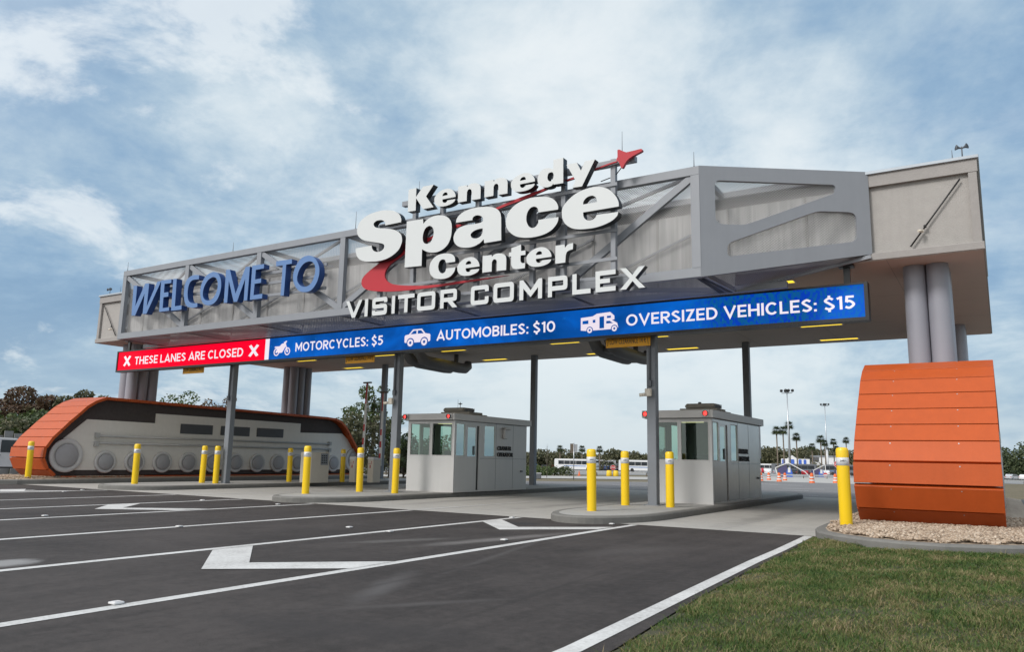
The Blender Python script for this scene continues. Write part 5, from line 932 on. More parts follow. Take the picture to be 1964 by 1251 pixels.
# ================================================================== BOOTHS
def booth(name, x0, x1, y0, y1, label, side_mat, hoodlamp):
    r = wroot(name, ((x0 + x1) / 2, (y0 + y1) / 2, .154), label, 'toll booth', None)
    zb, zt = .154, 2.47; t = .07; wz0, wz1 = 1.31, 2.38; W = x1 - x0
    # front and rear walls with two window openings, side walls with window, door, window
    def wall(name, a, b, holes, axis, c0, c1, m):
        """panel in plane axis ('y' or 'x') from a..b with full-height openings list (s, e, z0, z1)"""
        mb = MB(); cur = a
        def bx(s, e, z0, z1):
            if e - s < 1e-3 or z1 - z0 < 1e-3: return
            if axis == 'y': mb.box(s, e, c0, c1, z0, z1)
            else: mb.box(c0, c1, s, e, z0, z1)
        for (s, e, z0, z1) in holes:
            bx(cur, s, zb, zt); bx(s, e, zb, z0); bx(s, e, z1, zt); cur = e
        bx(cur, b, zb, zt); return mb.build(name, m, r)
    fx = [(x0 + .10, x0 + .10 + W * .435, wz0, wz1), (x1 - .08 - W * .435, x1 - .08, wz0, wz1)]
    wall('wall', x0, x1, fx, 'y', y0, y0 + t, booth_m); wall('wall', x0, x1, fx, 'y', y1 - t, y1, booth_m)
    sy = [(y0 + .08, y0 + .60, wz0, wz1), (y0 + .70, y0 + 1.42, zb + .03, 2.33), (y0 + 1.72, y0 + 2.42, wz0, wz1)]
    wall('wall', y0 + t, y1 - t, sy, 'x', x1 - t, x1, side_mat); wall('wall', y0 + t, y1 - t, sy, 'x', x0, x0 + t, side_mat)
    mb = MB(); mb.box(x0 - .004, x1 + .004, y0 - .004, y1 + .004, zb, zb + .05); mb.build('base_trim', booth_trim, r)
    def pane(nm, axis, s, e, z0, z1, c, g):
        fr = MB(); w = .022
        def bb(a, b, p, q, pr=.012):
            if axis == 'y': fr.box(a, b, c - pr, c + pr + .02, p, q)
            else: fr.box(c - pr - .02, c + pr, a, b, p, q)
        bb(s, e, z0, z0 + w); bb(s, e, z1 - w, z1); bb(s, s + w, z0 + w, z1 - w); bb(e - w, e, z0 + w, z1 - w)
        f = fr.build('window', booth_trim, r); m = MB()
        if axis == 'y': m.add([(s + w, c + .012, z0 + w), (e - w, c + .012, z0 + w), (e - w, c + .012, z1 - w), (s + w, c + .012, z1 - w)], [(0, 1, 2, 3)])
        else: m.add([(c - .012, s + w, z0 + w), (c - .012, e - w, z0 + w), (c - .012, e - w, z1 - w), (c - .012, s + w, z1 - w)], [(0, 1, 2, 3)])
        m.build('pane', g, f, fixn=False)
    for s, e, a, b in fx: pane('w', 'y', s, e, a, b, y0 + .005, glass); pane('w', 'y', s, e, a, b, y1 - .03, glass)
    for s, e, a, b in (sy[0], sy[2]): pane('w', 'x', s, e, a, b, x1 - .01, glass_side); pane('w', 'x', s, e, a, b, x0 + .045, glass)
    for c, sg in ((x1 - .045, 1), (x0 + .02, -1)):
        s, e = sy[1][0], sy[1][1]; a, b = zb + .03, 2.33
        d = MB().box(c, c + .03, s, e - .12, a, 1.31).box(c, c + .03, s, s + .06, 1.31, b).box(c, c + .03, e - .18, e - .12, 1.31, b).box(c, c + .03, s + .06, e - .18, 2.27, b).build('door', side_mat, r)
        m = MB(); m.add([(c + .02, s + .06, 1.31), (c + .02, e - .18, 1.31), (c + .02, e - .18, 2.27), (c + .02, s + .06, 2.27)], [(0, 1, 2, 3)]); m.build('pane', glass_side, d, fixn=False)
        MB().box(c - .0, c + .014, e - .119, e, a, b).build('door_gap', black_m, d)
        MB().box(c + .03, c + .045, s + .40, s + .47, 1.36, 1.66).build('handle', steel_dk, d)
    # roof with deep fascia
    rf = MB().box(x0 - .09, x1 + .09, y0 - .16, y1 + .20, 2.47, 2.68).build('roof', booth_trim, r, bevel=.006)
    MB().box(x0 - .05, x1 + .05, y0 - .10, y1 + .12, 2.455, 2.47).build('roof_trim', steel_dk, rf)
    MB().box(x0 + .5, x1 - .02, y0 + 1.0, y0 + 1.9, 2.69, 2.72).prism([(x0 + .6, y0 + 1.0), (x1 - .15, y0 + 1.0), (x1 - .15, y0 + 1.8), (x0 + .6, y0 + 1.8)], 2.72, 2.80).build('unit_base', ac_m, rf)
    # interior: ceiling, rear lining, counter, screen, strip lamp
    mb = MB(); mb.box(x0 + t, x1 - t, y0 + t, y1 - t, 2.42, 2.44).box(x0 + t, x1 - t, y0 + t, y1 - t, zb + .05, zb + .07).box(x0 + t + .055, x1 - t - .01, y1 - 1.9, y1 - 1.86, zb + .07, 2.42).box(x0 + t + .01, x0 + t + .05, y0 + 2.5, y1 - t, zb + .07, 2.42); mb.build('interior_lining', dark_in, r)
    MB().box(x0 + t + .01, x1 - t - .35, y0 + .12, y0 + .55, 1.06, 1.10).box(x1 - .62, x1 - .20, y0 + .30, y0 + .62, 1.10, 1.48).build('counter', wood_in, r)
    MB().box(x0 + .55, x1 - .55, y0 + .9, y0 + 1.02, 2.395, 2.42).build('ceiling_lamp', lamp_w, r)
    # beacons on the front fascia corners
    for i, bx_ in enumerate((x0 + .02, x1 - .10)):
        q = MB().box(bx_ - .11, bx_ + .11, y0 - .19, y0 - .1605, 2.485, 2.675).build('beacon_plate', booth_trim, r)
        MB().lathe([(0, 0), (.06, 0), (.063, .018), (.05, .04), (.025, .055), (0, .06)], 20, M=Matrix.Translation((bx_, y0 - .19, 2.58)) @ Matrix.Rotation(R(90), 4, 'X')).build('beacon', beacon_m, q)
        MB().lathe([(.068, 0), (.073, 0), (.073, .08), (.068, .08)], 20, M=Matrix.Translation((bx_, y0 - .19, 2.58)) @ Matrix.Rotation(R(90), 4, 'X')).build('beacon_hood', steel_dk, q)
    Mx = Matrix.Translation((x1, 0, 0)) @ Matrix.Rotation(R(90), 4, 'Z')
    for s_, z0 in (('CRAWLER', 1.54), ('OPERATOR', 1.32)):
        w = .90 if s_ == 'CRAWLER' else 1.02
        text('wording', s_, y0 + 2.55, y0 + 2.55 + w, z0, z0 + .15, -.03, .028, [black_m], r, .0, 1.0, M=Mx)
    if hoodlamp: MB().box(x1, x1 + .10, y0 + 2.88, y0 + 3.08, 1.95, 2.34).box(x1, x1 + .16, y0 + 2.88, y0 + 3.22, 2.26, 2.345).build('intercom_hood', booth_trim, r, bevel=.02)
    MB().box(x1, x1 + .05, y1 - .42, y1 - .32, .78, .84).build('hose_tap', steel_dk, r)
    # dust of panel joints
    mb = MB()
    for y in (y0 + 2.47, y0 + 3.6): mb.box(x1, x1 + .003, y - .006, y + .006, zb + .05, zt)
    mb.box(x1, x1 + .0035, y0 + 1.5, y1, 1.245, 1.255); mb.build('panel_joint', steel_dk, r)
    return r
booth('toll_booth', -8.50, -6.65, 20.95, 25.9, 'nearer grey toll booth with polished side wall, in the middle right of the lanes', booth_side, False)
booth('toll_booth', -16.95, -15.02, 20.65, 25.2, 'farther grey toll booth with matt walls and a hooded box on its side', booth_m, True)
def ac_unit(x, y, label, dish):
    r = empty('rooftop_unit', (x, y, 2.80), label, 'rooftop unit', 'air units on the booth roofs')
    MB().prism(fillet([(-.45, -.35, .1), (.45, -.35, .1), (.45, .35, .1), (-.45, .35, .1)]), -.001, .15).build('casing', ac_m, r, bevel=.05)
    mb = MB()
    for k in range(7): mb.box(.455, .462, -.3 + k * .09, -.26 + k * .09, .03, .14)
    mb.build('grille', steel_dk, r, fixn=False)
    if dish: MB().tube([(.05, 0, .17), (.05, 0, .36)], .012, 6).lathe([(0.0, 0), (.09, .05)], 12, (.05, 0, .26)).tube([(-.05, 0, .17), (-.05, 0, .45)], .005, 5).build('antenna', steel_dk, r)
    else: MB().lathe([(.05, 0), (.05, .04), (0, .05)], 10, (-.1, 0, .169)).build('antenna', steel_dk, r)
ac_unit(-7.35, 22.4, 'beige flat air unit on the nearer booth roof', False); ac_unit(-15.85, 22.0, 'beige rounded air unit with small antenna on the farther booth roof', True)
# cameras on the two nearest posts
for x, y, z, t in ((-7.75, 19.25, 3.05, 'small beige camera on the post before the nearer booth'), (-16.6, 19.32, 3.02, 'small beige camera on the post left of the farther booth')):
    r = empty('security_camera', (x, y, z), t, 'camera', 'cameras on the posts'); MB().box(-.11, .06, -.06, .04, -.10, .10).build('housing', cabinet, r, bevel=.015); MB().tube([(-.08, -.02, -.05), (-.24, -.10, -.07)], .045, 10).build('lens_tube', cabinet, r)
for x, y, z, t in ((-1.15, 18.72, 6.38, 'tiny camera on the raking pipe of the right stucco wall'), (-31.75, 18.7, 6.35, 'small white camera on the left stucco wall')):
    MB0 = MB().tube([(0, 0, 0), (-.07, -.06, -.01)], .03, 10).box(-.03, .03, 0, .05, -.03, .03); o = MB0.build('security_camera', cabinet); o.location = (x, y, z); tag(o, t, 'camera')

# ---- ticket machine and lane gates on the far left island
r = wroot('ticket_machine', (-23.5, 22.9, .154), 'cream ticket machine cabinet with dark keypad panel behind a yellow bollard', 'ticket machine')
MB().box(-23.95, -23.35, 22.5, 23.5, .154, 1.36).build('cabinet', cabinet, r, bevel=.015)
p = MB().box(-23.35, -23.335, 23.02, 23.42, .86, 1.32).build('keypad_panel', steel, r)
mb = MB()
for i in range(4):
    for j in range(3): mb.box(-23.3348, -23.325, 23.06 + j * .11, 23.12 + j * .11, .93 + i * .09, .98 + i * .09)
mb.build('key', black_m, p)
def gate(x, y, arm_h, lean, label):
    r = wroot('lane_gate', (x, y, .154), label, 'lane gate', 'raised lane gates')
    MB().box(x - .16, x + .16, y - .24, y + .24, .154, 1.10).build('cabinet', cabinet, r, bevel=.02)
    MB().prism(fillet([(y - .24, 1.10, 0), (y + .24, 1.10, 0), (y + .24, 1.16, .05), (y - .24, 1.22, .08)]), x - .165, x + .165, M=Matrix(((0, 0, 1, 0), (1, 0, 0, 0), (0, 1, 0, 0), (0, 0, 0, 1)))).build('lid', white_p, r)
    MB().box(x - .12, x + .10, y - .245, y - .2402, .93, .945).box(x - .03, x + .02, y - .246, y - .2402, .75, .88).box(x + .05, x + .08, y - .246, y - .2402, .97, 1.03).build('marking', stop_r, r)
    a = MB(); b0 = Vector((x + .02, y + .30, .85)); tp = Vector((x + .02 + lean, y + .30, arm_h)); n = 12; cols = []
    for k in range(n): a.bar(b0 + (tp - b0) * (k / n), b0 + (tp - b0) * ((k + 1) / n), .035, .085, k % 2 if k < 6 else (1 if k > 8 else 0))
    a.bar(b0 + Vector((.09, 0, 0)), tp + Vector((.03, 0, 0)), .03, .05, 0)
    ar = a.build('arm', [retro, stop_r], r); a = MB(); a.box(tp.x - .20, tp.x + .22, tp.y - .05, tp.y + .05, tp.z, tp.z + .06); a.build('arm_tip', bark, ar)
gate(-23.22, 24.95, 4.35, .10, 'left raised lane gate with the taller red and white arm'); gate(-22.62, 25.4, 3.95, .06, 'right raised lane gate with cream cabinet and red slotted arm')

# ================================================================== BACKGROUND
def leaves(name, blobs, n, size, m, parent=None, flat=0.0, shell=0.55):
    """crown: leaf quads scattered through lumpy ellipsoids, denser near each lump's outside"""
    blobs = np.array(blobs, float); wts = blobs[:, 3] * blobs[:, 4] * blobs[:, 5]; wts = wts ** .8; idx = rng.choice(len(blobs), n, p=wts / wts.sum()); B = blobs[idx]
    d = rng.standard_normal((n, 3)); d /= np.linalg.norm(d, axis=1)[:, None]; rad = shell + (1.12 - shell) * rng.random(n) ** .7
    P = B[:, :3] + d * B[:, 3:6] * rad[:, None]; s = size * (.6 + .8 * rng.random(n))
    u = rng.standard_normal((n, 3)); u /= np.linalg.norm(u, axis=1)[:, None]; w = np.cross(u, rng.standard_normal((n, 3))); w /= np.linalg.norm(w, axis=1)[:, None]
    V = np.stack([P - u * s[:, None], P + w * s[:, None] * .55, P + u * s[:, None], P - w * s[:, None] * .55], 1).reshape(-1, 3)
    me = bpy.data.meshes.new(name); me.vertices.add(n * 4); me.vertices.foreach_set('co', V.ravel()); me.loops.add(n * 4); me.loops.foreach_set('vertex_index', np.arange(n * 4, dtype=np.int32))
    me.polygons.add(n); me.polygons.foreach_set('loop_start', np.arange(n, dtype=np.int32) * 4); me.update(calc_edges=True); me.materials.append(m)
    return _link0(name, me, parent)
def tree(x, y, h, w, m, label, n=2600, size=.14, group=None, sparse=1.0, low=.25, cat='tree', z=-.05):
    r = empty('broadleaf_tree', (x, y, zg(x, y) - .1), label, cat, group); blobs = []
    k = 9
    for i in range(k):
        a = 2.4 * i + random.random(); rr = w * .5 * (.25 + .5 * random.random()); zz = h * (low + (1 - low) * (.15 + .75 * i / k)); q = 1 - .45 * abs(zz / h - .55)
        s = w * .5 * (.30 + .25 * random.random()) * q; blobs.append((rr * math.cos(a) * q, rr * math.sin(a) * q, min(zz, h - s * .6), s, s, s * (.7 + .3 * random.random())))
    leaves('crown', blobs, int(n * sparse), size, m, r)
    mb = MB(); mb.tube([(0, 0, 0), (w * .02, 0, h * .35), (-w * .02, w * .02, h * .8)], [h * .022, h * .016, h * .005], 8)
    for b in blobs: st = (w * .01, 0, h * low * (.8 + .5 * random.random())); mb.tube([st, (b[0] * .6, b[1] * .6, (b[2] + st[2]) * .55), (b[0], b[1], b[2])], [h * .009, h * .006, h * .002], 5)
    o = mb.build('trunk', bark, None); o.parent = r
    return r
def at(u_ang, depth):   # polar placement: bearing left of +Y in degrees and distance
    a = R(u_ang); return -math.sin(a) * depth, math.cos(a) * depth
# trees at the left beyond the orange housing
LT = [(64.9, 62, 6.0, 4.2, leaf_r, 'russet topped tree at the left picture edge'), (63.5, 58, 4.1, 5.0, leaf_g, 'low green thicket tree behind the silver pickup'), (63.0, 61, 5.5, 3.6, leaf_r, 'second russet tree above the pickup roof'), (62.2, 57, 4.2, 4.5, leaf_g, 'bushy green tree right of the pickup'),
      (61.3, 60, 6.1, 3.6, leaf_o, 'olive tree with open crown behind the housing nose'), (60.3, 62, 5.5, 3.6, leaf_o, 'olive tree ending where the orange housing rises'), (64.4, 54, 3.3, 5.0, leaf_g, 'low green tree at the left edge behind the fence'), (62.8, 53, 3.4, 5.0, leaf_o, 'low olive tree behind the grey fence'), (61.0, 54, 3.4, 5.0, leaf_d, 'dark low tree just left of the housing slope'), (66.5, 60, 4.6, 5.5, leaf_g, 'green tree cut by the left picture edge')]
for a, d, h, w, m, t in LT: x, y = at(a, d); tree(x, y, h, w, m, t, 5200, .12, low=.12)
for a, d, h, w, m, t, n in ((54.9, 70, 7.1, 4.0, leaf_g, 'bright green open tree between the left columns and the post', 1500), (52.6, 72, 7.2, 3.6, leaf_r, 'russet tipped tree just left of the far left post', 1300), (53.3, 66, 5.7, 3.4, leaf_o, 'olive tree low between the left column cluster and post', 2000), (51.0, 72, 6.0, 2.6, leaf_o, 'thin treetop just right of the far left post', 350)):
    x, y = at(a, d); tree(x, y, h, w, m, t, n, .12)
for a, d, h, w, m, t, n, lo in ((43.5, 58, 5.9, 2.9, leaf_g, 'tall airy green tree with branches behind the lane gates', 1500, .3), (41.9, 60, 7.5, 2.6, leaf_g, 'tallest airy tree between the gate arms and the posts', 1400, .4), (42.7, 57, 4.5, 5.0, leaf_o, 'brushy grey green tree behind the gate cabinets', 4200, .1), (40.6, 60, 5.2, 2.9, leaf_g, 'green tree between the two steel posts', 2000, .15),
                          (39.6, 62, 3.6, 3.0, leaf_d, 'dark green tree just left of the farther booth', 2600, .05), (44.9, 60, 4.4, 2.6, leaf_o, 'brushy tree at the tail of the left housing', 1000, .15), (38.6, 66, 3.6, 4.0, leaf_d, 'dark green tree behind the farther booth', 2600, .05), (37.2, 68, 3.6, 4.0, leaf_g, 'green tree seen through the farther booth windows', 2400, .05)):
    x, y = at(a, d); tree(x, y, h, w, m, t, n, .11, low=lo)
# bare sapling by the road
def bare(x, y, h, label):
    r = empty('bare_sapling', (x, y, zg(x, y) - .06), label, 'tree'); mb = MB(); mb.tube([(0, 0, 0), (.03, 0, h * .5), (0, .02, h)], [.035, .022, .006], 6)
    for k in range(12): a = k * 2.4; z = h * (.35 + .05 * k); L = .8 * (1 - k / 16); mb.tube([(0, 0, z), (L * .5 * math.cos(a), L * .5 * math.sin(a), z + L * .5), (L * math.cos(a) * .7, L * .7 * math.sin(a), z + L)], [.012, .008, .003], 4)
    o = mb.build('trunk', bark, None); o.parent = r
x, y = at(29.3, 80); bare(x, y, 3.4, 'bare thin sapling beside the roadside bushes')
# far wood: one hazy mass of distinct crowns along the horizon
def far_wood(name, pts, hmin, hmax, w, n, size, m, label):
    bl = []
    for (x, y), k in zip(pts, range(len(pts))):
        h = hmin + (hmax - hmin) * (.5 + .5 * math.sin(k * 1.7)) * random.random(); 
        for q in range(3): bl.append((x + random.uniform(-w, w) * .6, y + random.uniform(-w, w) * .6, zg(x, y) + h * (.30 + .25 * q), w * (.9 - .18 * q), w * (.9 - .18 * q), h * .32))
    o = leaves(name, bl, n, size, m, None, shell=.45); tag(o, label, 'wood', kind='stuff')
far_wood('far_wood', [at(37.5 - .42 * k, 272 + 8 * math.sin(k)) for k in range(40)], 4.8, 6.8, 5.2, 60000, .42, leaf_o, 'olive wood along the horizon behind the parked coaches')
far_wood('far_wood', [at(16.5 - .40 * k, 345 + 8 * math.sin(k * 1.3)) for k in range(28)], 8.5, 10.8, 6.0, 60000, .50, leaf_o, 'olive wood along the horizon between the nearer booth and the orange housing')
far_wood('far_wood', [at(2.5 - .9 * k, 290 + 6 * math.sin(k * 1.3)) for k in range(14)], 8.5, 12.0, 5.5, 30000, .42, leaf_d, 'dark wood along the horizon at the right picture edge')
far_wood('far_wood', [at(52.0 - .9 * k, 150 + 8 * math.sin(k * 1.3)) for k in range(17)], 2.2, 3.8, 3.6, 16000, .30, leaf_o, 'low olive wood behind the middle of the lanes')
# palms
def palm(x, y, h, label, crown=1.0, n=16):
    r = empty('palm_tree', (x, y, zg(x, y) - .06), label, 'palm', 'cabbage palms along the road')
    o = MB().tube([(0, 0, 0), (.06, 0, h * .5), (0, 0, h * .90), (0, 0, h)], [.22, .18, .18, .34], 10).build('trunk', palmbark, None); o.parent = r
    me = bmesh.new()
    for k in range(n * 5):
        a = k * 2.399; el = R(-38 + 110 * ((k % n) / n)); L = crown * (.85 + .3 * random.random()); c = Vector((0, 0, h + .15))
        d = Vector((math.cos(a) * math.cos(el), math.sin(a) * math.cos(el), math.sin(el))); sd = d.cross(Vector((0, 0, 1))).normalized() if abs(d.z) < .98 else Vector((1, 0, 0))
        hub = c + d * L * .42; me.faces.new([me.verts.new(c - sd * .012), me.verts.new(c + sd * .012), me.verts.new(hub)])
        for j in range(7):
            t = (j - 3) * .30; dd = (d * math.cos(t) + sd * math.sin(t)); e = hub + dd * L * .55 - Vector((0, 0, .12 * L * (1 + abs(j - 3) * .25))); q = dd.cross(Vector((0, 0, 1))); q = q.normalized() * .06 * crown if q.length > .01 else sd * .05
            me.faces.new([me.verts.new(hub - q), me.verts.new(hub + q), me.verts.new(e)])
    m = bpy.data.meshes.new('fronds'); me.to_mesh(m); me.free(); m.materials.append(leaf_d); _link0('fronds', m, r)
PAL = [(-52.7, 223.3, 12.0, 'tall palm left of the first light pole'), (-52.2, 228.7, 12.3, 'palm leaning beside the first light pole'), (-51.3, 232.2, 13.9, 'tallest palm directly at the first light pole'), (-50.4, 236.9, 10.8, 'shorter palm right of the first light pole'),
       (-53.5, 274.4, 9.0, 'broad low palm left of the second light pole'), (-44.9, 242.9, 10.4, 'tall palm left of the second light pole'), (-52.0, 288.4, 10.6, 'palm directly at the second light pole'), (-50.0, 293.2, 11.2, 'palm right of the second light pole'), (-48.0, 307, 12.2, 'palm beside the edge of the near orange housing'), (-46.9, 280.0, 8.4, 'small palm low between the second pole and the housing')]
for x, y, h, t in PAL: palm(x, y, h, t, 1.75)
for x, y, h, t in ((-122.0, 226.0, 6.6, 'tiny far palm above the left coach'), (-113.0, 224.0, 6.5, 'tiny far palm beside the back of the road sign'), (-105.0, 220.0, 6.3, 'tiny far palm above the first bollard'), (-38, 330, 11.4, 'far palm by the top of the near right bollard')): palm(x, y, h, t, 1.6)
# bushes by the road
for i, (x, y, w, h, t) in enumerate(((-53.0, 88.0, 2.6, 1.5, 'left roadside bush before the coaches'), (-54.0, 93.0, 2.4, 1.3, 'middle roadside bush before the coaches'), (-53.5, 97.5, 2.6, 1.5, 'dark roadside bush left of the road sign'), (-51.0, 84.0, 2.0, 1.2, 'small bush beside the farther booth post'))):
    r = empty('roadside_bush', (x, y, zg(x, y) - .06), t, 'bush', 'roadside bushes'); leaves('foliage', [(k * w * .5 - w * .75, math.sin(k * 2) * .3, h * .45, w * .4, w * .4, h * (.45 + .1 * math.sin(k * 3))) for k in range(4)], 1600, .13, leaf_g if i != 2 else leaf_d, r, shell=.3)
# coaches
def coach(x, y, rz, L, label, two_tone=None, group='white coaches parked far behind'):
    r = empty('coach', (x, y, zg(x, y)), label, 'coach', group, rz); W = 2.55; H = 3.35
    body = fillet([(-L/2, .35, .15), (L/2, .35, .2), (L/2, 1.5, 0), (L/2 - .25, H, .5), (-L/2 + .05, H, .3)])
    Mx = Matrix(((1, 0, 0, 0), (0, 0, -1, W/2), (0, 1, 0, 0), (0, 0, 0, 1)))
    b = MB().prism(body, 0, W, M=Mx).build('body', white_p if not two_tone else two_tone, r)
    for s in (-1, 1):
        yy = s * (W/2 + .012); mb = MB(); n = 6
        for k in range(n): x0 = -L/2 + 1.3 + k * (L - 2.0) / n; mb.box(x0, x0 + (L - 2.0) / n - .08, min(yy, yy - s * .02), max(yy, yy - s * .02), 1.75, 2.85)
        mb.build('window', carwin, r)
        MB().box(-L/2 + 3.0, L/2 - 3.2, min(yy, yy - s * .01), max(yy, yy - s * .01), 1.2, 1.42).build('stripe', blue_f, r)
        for q in (-L/2 + 2.6, -L/2 + 3.9, L/2 - 2.6): MB().tube([(q, s * (W/2 - .25), .5), (q, s * (W/2 + .02), .5)], .5, 16).build('wheel', tyre, r)
    MB().box(L/2 - .05, L/2 + .01, -1.1, 1.1, 1.2, 1.45).box(L/2 - .2, L/2 - .12, -1.1, 1.1, 1.55, 2.9).build('windscreen', carwin, r)
    MB().box(-L/2 - .012, -L/2 + .02, -.9, .9, 2.2, 2.8).box(-L/2 - .012, -L/2 + .02, -1.0, 1.0, 1.0, 1.25).build('rear_window', carwin, r)
    return r
coach(-107.0, 208.5, R(8), 13.0, 'long white coach in the middle distance right of the road sign')
coach(-121.0, 190.0, R(185), 12.0, 'white coach front just right of the farther booth post', group='white coaches parked far behind')
coach(-113.0, 236.0, R(5), 13.0, 'grey coach partly hidden behind the long white coach', two_tone=silver)
coach(-118.0, 300.0, R(10), 16.0, 'dark windowed coach far behind the small white car', two_tone=silver)
coach(-89.0, 214.0, R(15), 12.5, 'white coach cut off by the left side of the nearer booth')
coach(-72.0, 300.0, R(5), 13.0, 'white coach behind the white cars right of the nearer booth')
coach(-58.0, 268.0, R(5), 14.0, 'black coach behind the coloured entrance banners', two_tone=steel_dk)
coach(-44.0, 268.0, R(3), 12.0, 'second black coach right of the first light pole', two_tone=steel_dk)
# cars
def car(x, y, rz, m, label, L=4.6, H=1.45, kind='car', group=None):
    r = empty('parked_' + kind, (x, y, zg(x, y)), label, kind, group, rz); W = 1.82; s = H / 1.45
    prof = fillet([(-L/2, .28*s, .1), (L/2, .28*s, .1), (L/2, .72*s, .15), (L/2 - 1.15, .95*s, .15), (L/2 - 1.9, 1.43*s, .3), (-L/2 + 1.0, H, .3), (-L/2 + .25, 1.0*s, .2), (-L/2, .9*s, .1)])
    Mx = Matrix(((1, 0, 0, 0), (0, 0, -1, W/2), (0, 1, 0, 0), (0, 0, 0, 1)))
    MB().prism(prof, 0, W, M=Mx).build('body', m, r)
    gl = fillet([(L/2 - 1.35, .98*s, .05), (L/2 - 1.95, 1.36*s, .1), (-L/2 + 1.05, 1.38*s, .1), (-L/2 + .5, 1.0*s, .05)])
    for sg in (-1, 1):
        Mg = Matrix(((1, 0, 0, 0), (0, 0, -1, sg * (W/2 + .008) + .005), (0, 1, 0, 0), (0, 0, 0, 1))); MB().prism(gl, 0, .01, M=Mg).build('side_window', carwin, r)
        for q in (-L/2 + .85, L/2 - .9): w = MB().tube([(q, sg * (W/2 - .2), .33), (q, sg * (W/2 + .01), .33)], .33, 16).build('wheel', tyre, r); MB().tube([(q, sg * (W/2 + .01), .33), (q, sg * (W/2 + .02), .33)], .19, 12).build('rim', silver, w)
    MB().box(L/2 - .02, L/2 + .01, -.85, -.5, .58*s, .72*s).box(L/2 - .02, L/2 + .01, .5, .85, .58*s, .72*s).build('headlight', retro, r)
    MB().box(-L/2 - .01, -L/2 + .02, -.85, -.6, .7*s, .88*s).box(-L/2 - .01, -L/2 + .02, .6, .85, .7*s, .88*s).build('tail_light', stop_r, r)
    return r
car(-115.0, 252.0, R(8), white_p, 'small white car behind the red stop sign', H=1.7)
car(-121.5, 258.0, R(8), black_m, 'black car left of the small white car'); car(-108.3, 256.0, R(8), black_m, 'black car right of the small white car', H=1.7)
for i, (x, y, H) in enumerate(((-79.5, 318, 1.9), (-75.0, 321, 1.6), (-70.2, 320, 1.9), (-65.5, 322, 1.5))): car(x, y, R(90 + 4 * i), white_p, ['left-hand white van-like car beside the nearer booth edge', 'second white car right of the nearer booth', 'third white car right of the nearer booth', 'white car behind the first palms'][i], H=H, group='white cars right of the nearer booth')
ORD = ['first', 'second', 'third', 'fourth', 'fifth', 'sixth', 'seventh', 'eighth', 'ninth', 'tenth', 'eleventh', 'twelfth']
cols_ = (white_p, silver, black_m, steel, white_p, red_f, blue_s)
place = ['in the first lot row', 'in the second lot row', 'in the third lot row']
for row, (a0, d0, n_) in enumerate(((31.6, 262, 12), (15.2, 248, 9), (15.0, 292, 10))):
    for k in range(n_):
        a_ = a0 - k * (.62 if row else .74); x, y = at(a_, d0 + 2.0 * math.sin(k * 1.9))
        nm = ['white', 'silver', 'black', 'grey', 'cream white', 'dark red', 'dark blue'][(k * 3 + row) % 7]
        car(x, y, R(95 + 10 * math.sin(k)), cols_[(k * 3 + row) % 7], f'tiny {nm} car, {ORD[k]} from left ' + ['in the row behind the coaches', 'in the front row beyond the drums', 'in the rear row beyond the palms'][row], H=1.4 + .35 * ((k * 5) % 3) / 2, group='cars parked in the far lot')
for i, (x, y, rz, m, t) in enumerate(((-1.5, 268, 70, white_p, 'white car at the right picture edge, leftmost of the front row'), (2.0, 271, 60, silver, 'silver car at the right picture edge in the front row'), (-2.2, 276, 80, white_p, 'white car in the back row at the right picture edge'), (1.6, 279, 75, white_p, 'second back row white car at the right picture edge'), (5.2, 273, 65, white_p, 'white car cut by the right picture edge'))): car(x, y, R(rz), m, t, H=1.6)
for i, (x, y, m, t) in enumerate(((-66.5, 78.0, silver, 'silver car far behind the lane gates'), (-70.5, 92.0, white_p, 'white car far left of the farther booth'), (-62.0, 72.5, black_m, 'dark car far behind the two steel posts'))): car(x, y, R(50), m, t)
# silver pickup at the left edge, mostly behind the housing
def pickup(x, y, rz):
    r = empty('pickup_truck', (x, y, zg(x, y)), 'silver crew cab pickup parked behind the far left orange housing', 'pickup', None, rz); W = 2.0
    Mx = Matrix(((1, 0, 0, 0), (0, 0, -1, W/2), (0, 1, 0, 0), (0, 0, 0, 1)))
    b = MB().prism(fillet([(-2.9, .45, .1), (2.9, .45, .15), (2.9, 1.05, .2), (1.55, 1.2, .1), (.85, 1.86, .25), (-1.0, 1.9, .25), (-1.15, 1.22, .05), (-2.9, 1.2, .05)]), 0, W, M=Mx).build('body', silver, r, bevel=.03)
    for s in (-1, 1):
        for gl in ([(1.25, 1.2, .05), (.80, 1.76, .1), (.12, 1.78, .05), (.12, 1.2, .03)], [(.0, 1.2, .03), (.0, 1.78, .05), (-.85, 1.78, .1), (-.9, 1.2, .05)]):
            Mg = Matrix(((1, 0, 0, 0), (0, 0, -1, s * (W/2 + .008) + .005), (0, 1, 0, 0), (0, 0, 0, 1))); MB().prism(fillet(gl), 0, .01, M=Mg).build('side_window', carwin, r)
        for q in (-1.85, 1.9): w = MB().tube([(q, s * (W/2 - .25), .42), (q, s * (W/2 + .01), .42)], .42, 20).build('wheel', tyre, r); MB().tube([(q, s * (W/2 + .01), .42), (q, s * (W/2 + .02), .42)], .24, 14).build('rim', silver, w)
        MB().box(.0, .14, min(s * (W/2), s * (W/2 + .03)), max(s * W/2, s * (W/2 + .03)), 1.05, 1.09).build('handle', black_m, r); MB().box(-2.9, 2.4, min(s * (W/2 - .02), s * (W/2 + .012)), max(s * (W/2 - .02), s * (W/2 + .012)), .46, .53).build('sill', black_m, r)
    MB().box(-2.93, -2.9, -.95, -.8, .85, 1.15).box(-2.93, -2.9, .8, .95, .85, 1.15).build('tail_light', stop_r, r)
pickup(-41.0, 19.2, R(64))
